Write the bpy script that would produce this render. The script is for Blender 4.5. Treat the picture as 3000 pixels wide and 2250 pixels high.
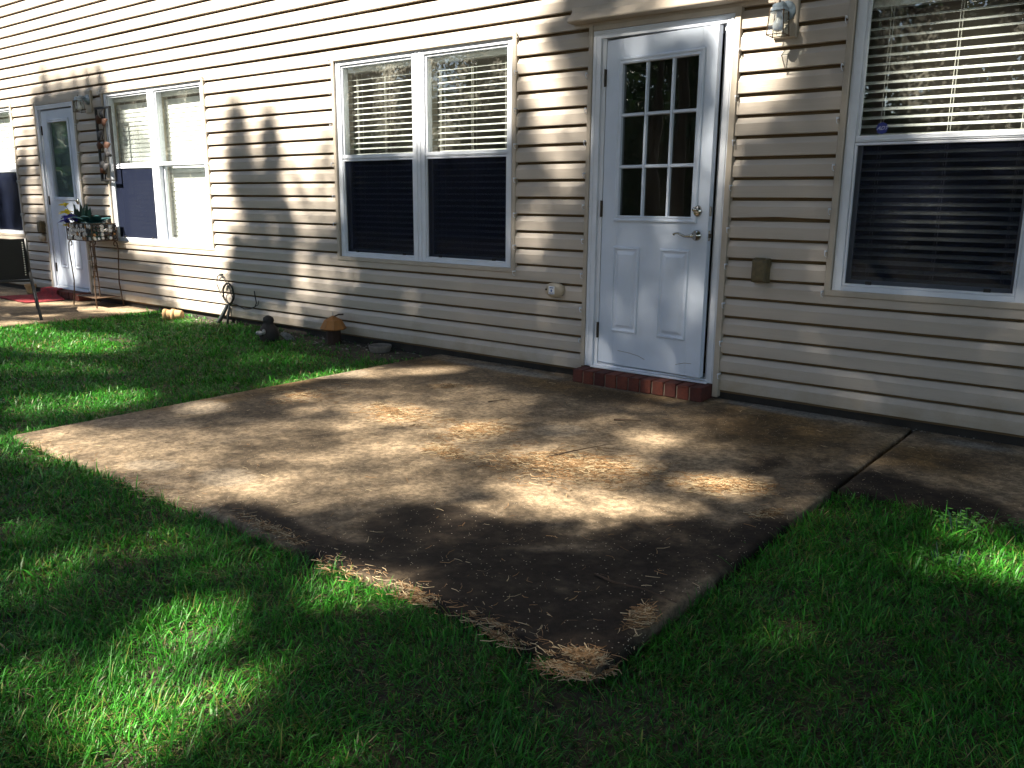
import bpy, bmesh, math, random
import numpy as np
from mathutils import Vector, Matrix
random.seed(7); RNG = np.random.default_rng(7)
for o in list(bpy.data.objects): bpy.data.objects.remove(o, do_unlink=True)
SC = bpy.context.scene; COL = SC.collection

# ------------------------------------------------------------------ camera
CAM = Vector((0.0, -4.708, 1.1145)); YAW, PIT, ROL = -0.651885, -0.2175516, 0.00882
F = Vector((math.sin(YAW)*math.cos(PIT), math.cos(YAW)*math.cos(PIT), math.sin(PIT)))
R0 = Vector((math.cos(YAW), -math.sin(YAW), 0)); U0 = R0.cross(F)
RV = math.cos(ROL)*R0 + math.sin(ROL)*U0; UV = -math.sin(ROL)*R0 + math.cos(ROL)*U0
cd = bpy.data.cameras.new('camera'); cam = bpy.data.objects.new('camera', cd); COL.objects.link(cam)
cd.sensor_width = 36.0; cd.lens = 2430.9/3000*36.0; cd.clip_start = 0.05; cd.clip_end = 600
M = Matrix((RV, UV, -F)).transposed().to_4x4(); M.translation = CAM; cam.matrix_world = M
SC.camera = cam
# ------------------------------------------------------------------ sky, sun, exposure
SUN = Vector((0.37, 1.0, -1.05)).normalized()            # the way the light travels
wd = bpy.data.worlds.new('World'); SC.world = wd; wd.use_nodes = True
nt = wd.node_tree; nt.nodes.clear()
sky = nt.nodes.new('ShaderNodeTexSky'); sky.sky_type = 'NISHITA'; sky.sun_disc = False
sky.sun_elevation = math.asin(-SUN.z); sky.sun_rotation = math.atan2(-SUN.x, -SUN.y)
sky.air_density = 1.0; sky.dust_density = 0.6; sky.ozone_density = 1.2
bg = nt.nodes.new('ShaderNodeBackground'); bg.inputs[1].default_value = 0.068
wo = nt.nodes.new('ShaderNodeOutputWorld'); nt.links.new(sky.outputs[0], bg.inputs[0]); nt.links.new(bg.outputs[0], wo.inputs[0])
sl = bpy.data.lights.new('sun', 'SUN'); sl.energy = 5.0; sl.angle = math.radians(0.53); sl.color = (1.0, 0.91, 0.76)
so = bpy.data.objects.new('sun', sl); COL.objects.link(so); so.location = (-6, -14, 16)
so.rotation_euler = SUN.to_track_quat('-Z', 'Y').to_euler()
vs = SC.view_settings; vs.view_transform = 'Standard'; vs.look = 'None'; vs.gamma = 1.0; vs.exposure = 2.35; vs.use_curve_mapping = False
SC.render.engine = 'CYCLES'; SC.cycles.max_bounces = 5; SC.cycles.diffuse_bounces = 2; SC.cycles.glossy_bounces = 2; SC.cycles.transparent_max_bounces = 10

# ------------------------------------------------------------------ helpers
def tag(o, label=None, cat=None, group=None, kind=None):
    if label: o['label'] = label
    if cat: o['category'] = cat
    if group: o['group'] = group
    if kind: o['kind'] = kind
    return o
def empty(name, loc=(0, 0, 0), rz=0.0, parent=None):
    o = bpy.data.objects.new(name, None); COL.objects.link(o); o.location = loc; o.rotation_euler = (0, 0, rz)
    if parent: o.parent = parent
    return o
def link(name, me, parent=None, loc=None):
    o = bpy.data.objects.new(name, me); COL.objects.link(o)
    if parent: o.parent = parent
    if loc is not None: o.location = loc
    return o
class MB:
    def __init__(s): s.v = []; s.f = []
    def add(s, vs_, fs):
        b = len(s.v); s.v += [tuple(q) for q in vs_]; s.f += [tuple(i+b for i in f) for f in fs]; return s
    def box(s, x0, x1, y0, y1, z0, z1):
        return s.add([(x0,y0,z0),(x1,y0,z0),(x1,y1,z0),(x0,y1,z0),(x0,y0,z1),(x1,y0,z1),(x1,y1,z1),(x0,y1,z1)],
                     [(0,3,2,1),(4,5,6,7),(0,1,5,4),(1,2,6,5),(2,3,7,6),(3,0,4,7)])
    def prism(s, pts, axis, a, b):
        # pts: outline in the plane across axis, extruded from a to b along it
        n = len(pts)
        def mk(p, t): return {'x': (t, p[0], p[1]), 'y': (p[0], t, p[1]), 'z': (p[0], p[1], t)}[axis]
        return s.add([mk(p, a) for p in pts]+[mk(p, b) for p in pts],
                     [tuple(range(n)), tuple(range(2*n-1, n-1, -1))]+[(i, i+n, (i+1) % n+n, (i+1) % n) for i in range(n)])
    def tube(s, pts, r, n=8, cap=True):
        pts = [Vector(p) for p in pts]; rs = r if isinstance(r, (list, tuple)) else [r]*len(pts)
        t0 = (pts[1]-pts[0]).normalized(); up = Vector((0, 0, 1)) if abs(t0.z) < .9 else Vector((1, 0, 0))
        nrm = t0.cross(up).normalized(); vs_ = []
        for i, p in enumerate(pts):
            t = (pts[min(i+1, len(pts)-1)]-pts[max(i-1, 0)]).normalized()
            nrm = (nrm - t*nrm.dot(t)).normalized(); bn = t.cross(nrm)
            for k in range(n):
                a = 2*math.pi*k/n; vs_.append(p + (nrm*math.cos(a)+bn*math.sin(a))*rs[i])
        fs = [(i*n+k, i*n+(k+1) % n, (i+1)*n+(k+1) % n, (i+1)*n+k) for i in range(len(pts)-1) for k in range(n)]
        if cap: fs += [tuple(range(n-1, -1, -1)), tuple(range((len(pts)-1)*n, len(pts)*n))]
        return s.add(vs_, fs)
    def lathe(s, prof, c, axis='z', n=24, sc=(1, 1)):
        # prof: (radius, height) pairs; axis z or y (y: height goes towards -y, out of the wall)
        vs_ = []
        for r, h in prof:
            for k in range(n):
                a = 2*math.pi*k/n; u, w = r*math.cos(a)*sc[0], r*math.sin(a)*sc[1]
                vs_.append((c[0]+u, c[1]+w, c[2]+h) if axis == 'z' else (c[0]+u, c[1]-h, c[2]+w))
        m = len(prof)
        fs = [(i*n+k, i*n+(k+1) % n, (i+1)*n+(k+1) % n, (i+1)*n+k) for i in range(m-1) for k in range(n)]
        fs += [tuple(range(n-1, -1, -1)), tuple(range((m-1)*n, m*n))]
        return s.add(vs_, fs)
    def mesh(s, name, mat, bevel=0, smooth=False, fix=True):
        me = bpy.data.meshes.new(name); me.from_pydata(s.v, [], s.f)
        bm = bmesh.new(); bm.from_mesh(me)
        if fix: bmesh.ops.recalc_face_normals(bm, faces=bm.faces)
        if bevel: bmesh.ops.bevel(bm, geom=[e for e in bm.edges if e.is_manifold and e.calc_face_angle(0) > .5], offset=bevel, segments=2, affect='EDGES', profile=.5, clamp_overlap=True)
        bm.to_mesh(me); bm.free()
        if smooth:
            for pl in me.polygons: pl.use_smooth = True
        me.materials.append(MAT[mat]); return me
    def build(s, name, mat, parent=None, bevel=0, smooth=False, loc=None, fix=True):
        return link(name, s.mesh(name, mat, bevel, smooth, fix), parent, loc)
def np_mesh(name, V, sizes, idx, mat, col=None, attr='tint', smooth=False):
    me = bpy.data.meshes.new(name); n = len(V)
    me.vertices.add(n); me.vertices.foreach_set('co', np.ascontiguousarray(V, np.float32).ravel())
    me.loops.add(len(idx)); me.loops.foreach_set('vertex_index', np.ascontiguousarray(idx, np.int32))
    sizes = np.asarray(sizes, np.int32); starts = np.concatenate([[0], np.cumsum(sizes)[:-1]]).astype(np.int32)
    me.polygons.add(len(sizes)); me.polygons.foreach_set('loop_start', starts)
    me.update(calc_edges=True)
    if col is not None:
        a = me.color_attributes.new(attr, 'FLOAT_COLOR', 'POINT'); a.data.foreach_set('color', np.ascontiguousarray(col, np.float32).ravel())
    if smooth: me.polygons.foreach_set('use_smooth', np.ones(len(sizes), bool))
    me.materials.append(MAT[mat]); return me
def noise2(x, y, sc, seed, oct_=4):
    # smooth value noise in 0..1
    x = np.asarray(x, float)*sc; y = np.asarray(y, float)*sc; tot = 0; amp = 1; s_ = 0
    for o in range(oct_):
        r = np.random.default_rng(seed+o).random((256, 256)); xi = np.floor(x).astype(int); yi = np.floor(y).astype(int)
        fx = x-xi; fy = y-yi; fx = fx*fx*(3-2*fx); fy = fy*fy*(3-2*fy)
        a = r[xi % 256, yi % 256]; b = r[(xi+1) % 256, yi % 256]; c = r[xi % 256, (yi+1) % 256]; d = r[(xi+1) % 256, (yi+1) % 256]
        tot = tot + amp*((a*(1-fx)+b*fx)*(1-fy)+(c*(1-fx)+d*fx)*fy); s_ += amp; amp *= .5; x = x*2+17.3; y = y*2+9.1
    return tot/s_
def sstep(a, b, x):
    t = np.clip((x-a)/(b-a), 0, 1); return t*t*(3-2*t)

# ------------------------------------------------------------------ materials
MAT = {}
def N(t, k, **kw):
    n = t.nodes.new(k)
    for a, b in kw.items(): setattr(n, a, b)
    return n
def mat(name, col, rough=.5, metal=0.0, spec=.5, var=0.0, vsc=6.0, bump=0.0, bsc=60.0, col2=None, stretch=None, speck=None):
    m = bpy.data.materials.new(name); m.use_nodes = True; t = m.node_tree; L = t.links
    b = t.nodes['Principled BSDF']; b.inputs['Roughness'].default_value = rough; b.inputs['Metallic'].default_value = metal
    b.inputs['Specular IOR Level'].default_value = spec; b.inputs['Base Color'].default_value = (*col, 1)
    tc = N(t, 'ShaderNodeTexCoord'); mp = N(t, 'ShaderNodeMapping'); L.new(tc.outputs['Object'], mp.inputs[0])
    if stretch: mp.inputs['Scale'].default_value = stretch
    if var or col2:
        n = N(t, 'ShaderNodeTexNoise'); n.inputs['Scale'].default_value = vsc; n.inputs['Detail'].default_value = 6; n.inputs['Roughness'].default_value = .62; L.new(mp.outputs[0], n.inputs['Vector'])
        rp = N(t, 'ShaderNodeValToRGB'); c2 = col2 or tuple(c*(1-var) for c in col); c1 = col if col2 else tuple(min(1, c*(1+var*.5)) for c in col)
        rp.color_ramp.elements[0].position = .33; rp.color_ramp.elements[1].position = .68
        rp.color_ramp.elements[0].color = (*c2, 1); rp.color_ramp.elements[1].color = (*c1, 1)
        L.new(n.outputs['Fac'], rp.inputs[0]); L.new(rp.outputs[0], b.inputs['Base Color'])
        mr = N(t, 'ShaderNodeMapRange'); mr.inputs['To Min'].default_value = max(0, rough-.1); mr.inputs['To Max'].default_value = min(1, rough+.12); L.new(n.outputs['Fac'], mr.inputs[0]); L.new(mr.outputs[0], b.inputs['Roughness'])
    if bump:
        n2 = N(t, 'ShaderNodeTexNoise'); n2.inputs['Scale'].default_value = bsc; n2.inputs['Detail'].default_value = 5; L.new(mp.outputs[0], n2.inputs['Vector'])
        bp = N(t, 'ShaderNodeBump'); bp.inputs['Strength'].default_value = bump; bp.inputs['Distance'].default_value = .004; L.new(n2.outputs['Fac'], bp.inputs['Height']); L.new(bp.outputs[0], b.inputs['Normal'])
    MAT[name] = m; return m
mat('vinyl_siding', (.46, .405, .35), .42, spec=.45, var=.10, vsc=2.2, bump=.25, bsc=30, stretch=(.35, 1, 6))
mat('tan_trim', (.43, .375, .31), .45, var=.12, vsc=8, bump=.1)
mat('white_vinyl', (.68, .72, .80), .35, var=.07, vsc=7)
mat('door_paint', (.58, .65, .77), .38, var=.06, vsc=5, bump=.12, bsc=140)
mat('drywall', (.5, .45, .36), .9)
mat('groove_shade_wrap', (.17, .11, .055), .9, var=.2)  # sheathing toned dark: its colour stands in for shade in the siding grooves
mat('room_wall', (.20, .18, .155), .9, var=.2, vsc=2)
mat('blind', (.76, .77, .76), .45, var=.05, vsc=9)
mat('blind_cord', (.75, .73, .68), .8)
mat('shade_cloth', (.085, .13, .15), .85, var=.1, vsc=4)
mat('brick', (.15, .036, .02), .9, col2=(.07, .02, .014), vsc=22, bump=.6, bsc=90)
mat('mortar', (.23, .19, .15), .95, var=.3, vsc=30, bump=.6, bsc=120)
mat('foundation', (.035, .03, .027), .95, var=.4, vsc=9, bump=.5, bsc=50)
mat('pewter', (.26, .33, .40), .42, metal=.35, var=.35, vsc=40)
mat('bronze', (.045, .032, .022), .45, metal=.5, var=.3, vsc=40)
mat('rust_brown', (.13, .07, .035), .7, metal=.2, col2=(.05, .035, .025), vsc=30, bump=.4)
mat('nickel', (.50, .47, .42), .16, metal=1.0)
mat('black_plastic', (.012, .012, .014), .5)
mat('cable', (.012, .012, .013), .5)
mat('conduit', (.05, .06, .065), .55, var=.3, vsc=20)
mat('olive_box', (.14, .105, .05), .6, col2=(.075, .06, .03), vsc=30, bump=.2)
mat('beige_cover', (.44, .37, .275), .42, var=.15, vsc=20)
mat('label_white', (.72, .74, .78), .5)
mat('label_blue', (.05, .10, .30), .5)
mat('bulb', (.62, .62, .64), .35)
mat('terracotta', (.52, .33, .16), .8, col2=(.40, .25, .12), vsc=18, bump=.3)
mat('pot_clay', (.11, .10, .085), .8, var=.3, vsc=20)
mat('red_mat', (.30, .016, .022), .95, col2=(.12, .01, .014), vsc=18, bump=.8, bsc=300)
mat('sling', (.010, .011, .014), .7, bump=.5, bsc=400)
mat('chair_frame', (.035, .037, .04), .45, metal=.3)
mat('teal_pot', (.012, .075, .085), .5, var=.3, vsc=12)
mat('leaf_dark', (.012, .045, .035), .55, var=.4, vsc=20)
mat('petal_yellow', (.75, .58, .03), .6, var=.15, vsc=40)
mat('petal_blue', (.035, .03, .30), .6, var=.3, vsc=40)
mat('pebble_white', (.62, .60, .58), .6, var=.15, vsc=40)
mat('pebble_dark', (.035, .03, .028), .5, var=.3, vsc=40)
mat('pebble_amber', (.34, .17, .06), .5, var=.3, vsc=40)
mat('orange_wood', (.40, .155, .035), .75, col2=(.28, .13, .04), vsc=30, bump=.3)
mat('dark_wood', (.035, .016, .01), .8, var=.4, vsc=30, bump=.4)
mat('stone_dark', (.02, .017, .016), .8, var=.4, vsc=30, bump=.4)
mat('shell_white', (.45, .46, .47), .6, col2=(.16, .15, .15), vsc=28)
mat('bark', (.09, .06, .042), .95, col2=(.04, .028, .02), vsc=14, bump=1.0, bsc=25, stretch=(1, 1, .3))
mat('twig', (.075, .045, .028), .9, var=.3, vsc=40)
mat('sticker_blue', (.012, .022, .19), .35)
mat('sticker_white', (.42, .44, .56), .4)
mat('roof_shingle', (.06, .055, .05), .95, var=.4, vsc=40)
mat('ring_rim', (.16, .14, .12), .8, var=.3, vsc=30)
mat('art_grey', (.05, .05, .055), .6, metal=.4, var=.4, vsc=30)
mat('art_copper', (.08, .03, .014), .6, metal=.4, var=.4, vsc=30)
mat('debris', (.28, .26, .23), .9, var=.4, vsc=60)
def splash(name):
    # rain-splashed soil and mildew low on the siding, in blotches of its own shape
    t = MAT[name].node_tree; L = t.links; b = t.nodes['Principled BSDF']; src = b.inputs['Base Color'].links[0].from_socket
    g = N(t, 'ShaderNodeNewGeometry'); sx = N(t, 'ShaderNodeSeparateXYZ'); L.new(g.outputs['Position'], sx.inputs[0])
    n = N(t, 'ShaderNodeTexNoise'); n.inputs['Scale'].default_value = 5; n.inputs['Detail'].default_value = 8; n.inputs['Roughness'].default_value = .7; L.new(g.outputs['Position'], n.inputs['Vector'])
    h = N(t, 'ShaderNodeMapRange'); h.inputs['From Min'].default_value = 0; h.inputs['From Max'].default_value = .34; h.inputs['To Min'].default_value = .62; h.inputs['To Max'].default_value = .1; L.new(sx.outputs[2], h.inputs[0])
    ad = N(t, 'ShaderNodeMath', operation='ADD'); L.new(n.outputs['Fac'], ad.inputs[0]); L.new(h.outputs[0], ad.inputs[1])
    k = N(t, 'ShaderNodeMapRange'); k.inputs['From Min'].default_value = .92; k.inputs['From Max'].default_value = 1.3; k.inputs['To Max'].default_value = .5; L.new(ad.outputs[0], k.inputs[0])
    mx = N(t, 'ShaderNodeMix', data_type='RGBA'); L.new(k.outputs[0], mx.inputs[0]); L.new(src, mx.inputs[6]); mx.inputs[7].default_value = (.26, .19, .085, 1); L.new(mx.outputs[2], b.inputs['Base Color'])
splash('vinyl_siding')
def glass(name, ior, tint, dirt=0.0):
    m = bpy.data.materials.new(name); m.use_nodes = True; t = m.node_tree; t.nodes.clear(); L = t.links
    # Schlick reflectance that is the same from both sides of the sheet
    lw = N(t, 'ShaderNodeLayerWeight'); lw.inputs['Blend'].default_value = .5; f0 = ((ior-1)/(ior+1))**2
    pw = N(t, 'ShaderNodeMath', operation='POWER'); pw.inputs[1].default_value = 5; L.new(lw.outputs['Facing'], pw.inputs[0])
    fr = N(t, 'ShaderNodeMath', operation='MULTIPLY_ADD'); fr.inputs[1].default_value = 1-f0; fr.inputs[2].default_value = f0; L.new(pw.outputs[0], fr.inputs[0])
    tr = N(t, 'ShaderNodeBsdfTransparent'); tr.inputs[0].default_value = (*tint, 1)
    gl = N(t, 'ShaderNodeBsdfGlossy'); gl.inputs['Roughness'].default_value = 0.004; gl.inputs[0].default_value = (.95, .97, 1, 1)
    # panes are never quite flat
    tc = N(t, 'ShaderNodeTexCoord'); nz = N(t, 'ShaderNodeTexNoise'); nz.inputs['Scale'].default_value = 2.2; L.new(tc.outputs['Object'], nz.inputs['Vector'])
    bp = N(t, 'ShaderNodeBump'); bp.inputs['Strength'].default_value = .06; bp.inputs['Distance'].default_value = .02; L.new(nz.outputs['Fac'], bp.inputs['Height']); L.new(bp.outputs[0], gl.inputs['Normal'])
    mx = N(t, 'ShaderNodeMixShader'); L.new(fr.outputs[0], mx.inputs[0]); L.new(tr.outputs[0], mx.inputs[1]); L.new(gl.outputs[0], mx.inputs[2])
    o = N(t, 'ShaderNodeOutputMaterial'); last = mx
    if dirt:
        df = N(t, 'ShaderNodeBsdfDiffuse'); df.inputs[0].default_value = (.5, .48, .42, 1)
        n2 = N(t, 'ShaderNodeTexNoise'); n2.inputs['Scale'].default_value = 45; n2.inputs['Detail'].default_value = 8; L.new(tc.outputs['Object'], n2.inputs['Vector'])
        n3 = N(t, 'ShaderNodeTexNoise'); n3.inputs['Scale'].default_value = 3; L.new(tc.outputs['Object'], n3.inputs['Vector'])
        mu = N(t, 'ShaderNodeMath', operation='MULTIPLY'); L.new(n2.outputs['Fac'], mu.inputs[0]); L.new(n3.outputs['Fac'], mu.inputs[1])
        mr = N(t, 'ShaderNodeMapRange'); mr.inputs['From Min'].default_value = .26; mr.inputs['From Max'].default_value = .48; mr.inputs['To Max'].default_value = dirt; mr.inputs['To Min'].default_value = .012; L.new(mu.outputs[0], mr.inputs[0])
        m2 = N(t, 'ShaderNodeMixShader'); L.new(mr.outputs[0], m2.inputs[0]); L.new(mx.outputs[0], m2.inputs[1]); L.new(df.outputs[0], m2.inputs[2]); last = m2
    L.new(last.outputs[0], o.inputs[0]); MAT[name] = m
glass('pane_glass', 1.55, (.93, .95, .94), .16)
glass('door_glass', 1.7, (.62, .64, .64), .03)
glass('lamp_glass', 1.45, (.88, .92, .92), .25)
m = bpy.data.materials.new('insect_screen'); m.use_nodes = True; t = m.node_tree; t.nodes.clear()
a = N(t, 'ShaderNodeBsdfDiffuse'); a.inputs[0].default_value = (.010, .013, .026, 1); b_ = N(t, 'ShaderNodeBsdfTransparent'); x_ = N(t, 'ShaderNodeMixShader'); x_.inputs[0].default_value = .80
t.links.new(b_.outputs[0], x_.inputs[1]); t.links.new(a.outputs[0], x_.inputs[2]); t.links.new(x_.outputs[0], N(t, 'ShaderNodeOutputMaterial').inputs[0]); MAT['insect_screen'] = m
m2 = m.copy(); m2.node_tree.nodes['Mix Shader'].inputs[0].default_value = .66; MAT['worn_screen'] = m2
m3 = m.copy(); m3.node_tree.nodes['Mix Shader'].inputs[0].default_value = .93; MAT['dense_screen'] = m3
def leafy(name, attr=True, col=(.05, .1, .03), transl=.4, spec=.25, rough=.5):
    m = bpy.data.materials.new(name); m.use_nodes = True; t = m.node_tree; L = t.links; b = t.nodes['Principled BSDF']
    b.inputs['Roughness'].default_value = rough; b.inputs['Specular IOR Level'].default_value = spec; o = t.nodes['Material Output']
    tl = N(t, 'ShaderNodeBsdfTranslucent'); mx = N(t, 'ShaderNodeMixShader'); mx.inputs[0].default_value = transl
    if attr:
        at = N(t, 'ShaderNodeVertexColor', layer_name='tint'); L.new(at.outputs[0], b.inputs['Base Color']); L.new(at.outputs[0], tl.inputs[0])
    else:
        b.inputs['Base Color'].default_value = (*col, 1); tl.inputs[0].default_value = (*col, 1)
    L.new(b.outputs[0], mx.inputs[1]); L.new(tl.outputs[0], mx.inputs[2]); L.new(mx.outputs[0], o.inputs[0]); MAT[name] = m
leafy('grass_blade', transl=.35, spec=.35, rough=.42); leafy('straw', transl=.1, spec=.2, rough=.6); leafy('foliage', transl=.22, spec=.25)
def concrete():
    m = bpy.data.materials.new('concrete'); m.use_nodes = True; t = m.node_tree; L = t.links; b = t.nodes['Principled BSDF']
    at = N(t, 'ShaderNodeVertexColor', layer_name='tint'); tc = N(t, 'ShaderNodeTexCoord')
    n1 = N(t, 'ShaderNodeTexNoise'); n1.inputs['Scale'].default_value = 38; n1.inputs['Detail'].default_value = 9; n1.inputs['Roughness'].default_value = .78; L.new(tc.outputs['Object'], n1.inputs['Vector'])
    r1 = N(t, 'ShaderNodeMapRange'); r1.inputs['From Min'].default_value = .42; r1.inputs['From Max'].default_value = .6; r1.inputs['To Min'].default_value = .56; r1.inputs['To Max'].default_value = 1.28; L.new(n1.outputs['Fac'], r1.inputs[0])
    m1 = N(t, 'ShaderNodeMix', data_type='RGBA', blend_type='MULTIPLY'); m1.inputs[0].default_value = 1; L.new(at.outputs[0], m1.inputs[6]); L.new(r1.outputs[0], m1.inputs[7])
    # pale sand grains and chips of aggregate
    vo = N(t, 'ShaderNodeTexVoronoi'); vo.inputs['Scale'].default_value = 85; L.new(tc.outputs['Object'], vo.inputs['Vector'])
    lt = N(t, 'ShaderNodeMath', operation='LESS_THAN'); lt.inputs[1].default_value = .17; L.new(vo.outputs['Distance'], lt.inputs[0])
    sp = N(t, 'ShaderNodeSeparateColor'); L.new(vo.outputs['Color'], sp.inputs[0])
    gt = N(t, 'ShaderNodeMath', operation='GREATER_THAN'); gt.inputs[1].default_value = .74; L.new(sp.outputs[0], gt.inputs[0])
    mu = N(t, 'ShaderNodeMath', operation='MULTIPLY'); L.new(lt.outputs[0], mu.inputs[0]); L.new(gt.outputs[0], mu.inputs[1])
    m2 = N(t, 'ShaderNodeMix', data_type='RGBA'); L.new(mu.outputs[0], m2.inputs[0]); L.new(m1.outputs[2], m2.inputs[6]); m2.inputs[7].default_value = (.5, .43, .33, 1)
    L.new(m2.outputs[2], b.inputs['Base Color']); b.inputs['Roughness'].default_value = .85; b.inputs['Specular IOR Level'].default_value = .3
    bp = N(t, 'ShaderNodeBump'); bp.inputs['Strength'].default_value = .5; bp.inputs['Distance'].default_value = .004; L.new(n1.outputs['Fac'], bp.inputs['Height']); L.new(bp.outputs[0], b.inputs['Normal'])
    MAT['concrete'] = m
concrete()
def soil():
    m = bpy.data.materials.new('soil'); m.use_nodes = True; t = m.node_tree; L = t.links; b = t.nodes['Principled BSDF']
    tc = N(t, 'ShaderNodeTexCoord'); n1 = N(t, 'ShaderNodeTexNoise'); n1.inputs['Scale'].default_value = 30; n1.inputs['Detail'].default_value = 8; L.new(tc.outputs['Object'], n1.inputs['Vector'])
    rp = N(t, 'ShaderNodeValToRGB'); rp.color_ramp.elements[0].position = .3; rp.color_ramp.elements[1].position = .75; rp.color_ramp.elements[0].color = (.016, .014, .009, 1); rp.color_ramp.elements[1].color = (.075, .058, .034, 1)
    L.new(n1.outputs['Fac'], rp.inputs[0]); L.new(rp.outputs[0], b.inputs['Base Color']); b.inputs['Roughness'].default_value = 1
    bp = N(t, 'ShaderNodeBump'); bp.inputs['Strength'].default_value = 1; bp.inputs['Distance'].default_value = .01; L.new(n1.outputs['Fac'], bp.inputs['Height']); L.new(bp.outputs[0], b.inputs['Normal'])
    MAT['soil'] = m
soil()
# ------------------------------------------------------------------ setting: ground and slabs
SLAB = -0.06
PATIO = [(-4.45, -3.03), (-.995, -3.03), (-.905, .03), (-4.33, .03)]
def h_ground(x, y):
    x = np.asarray(x, float); y = np.asarray(y, float)
    h = -.092 + .018*(noise2(x+40, y+40, .9, 3, 3)-.5)
    h = h - .018*np.exp(-(((x+1.0)/.45)**2+((y+3.05)/.35)**2)) - .012*np.exp(-((x+.95)/.25)**2)*sstep(-3.4, -3.0, y)*sstep(-1.0, -1.3, y)
    h = h + .02*sstep(-.5, -.1, y)*sstep(-4.3, -5.0, x)*sstep(-8.5, -8.0, x)
    inside = ((x > -4.38) & (x < -1.02) & (y > -2.98)) | ((x > -.95) & (x < 4.2) & (y > -1.14)) | ((x > -12.3) & (x < -8.55) & (y > -2.9)) | (y > .02)
    return np.where(inside, -.2, h)
def ground_sheet():
    xs = np.concatenate([[-260, -120, -60, -35, -24, -18], np.arange(-15, 5.01, .1), [7, 10, 16, 26, 45, 100, 260]])
    ys = np.concatenate([[-260, -130, -70, -45, -30, -22, -16, -12, -10, -8], np.arange(-6.5, .31, .1), [2, 6, 12, 25, 60, 140, 260]])
    X, Y = np.meshgrid(xs, ys, indexing='ij'); Z = h_ground(X, Y); n, m_ = X.shape
    V = np.stack([X, Y, Z], -1).reshape(-1, 3); i = np.arange(n*m_).reshape(n, m_)
    idx = np.stack([i[:-1, :-1], i[1:, :-1], i[1:, 1:], i[:-1, 1:]], -1).reshape(-1)
    o = link('ground', np_mesh('ground', V, np.full((n-1)*(m_-1), 4), idx, 'soil', smooth=True)); tag(o, kind='structure'); return o
ground_sheet()
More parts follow.
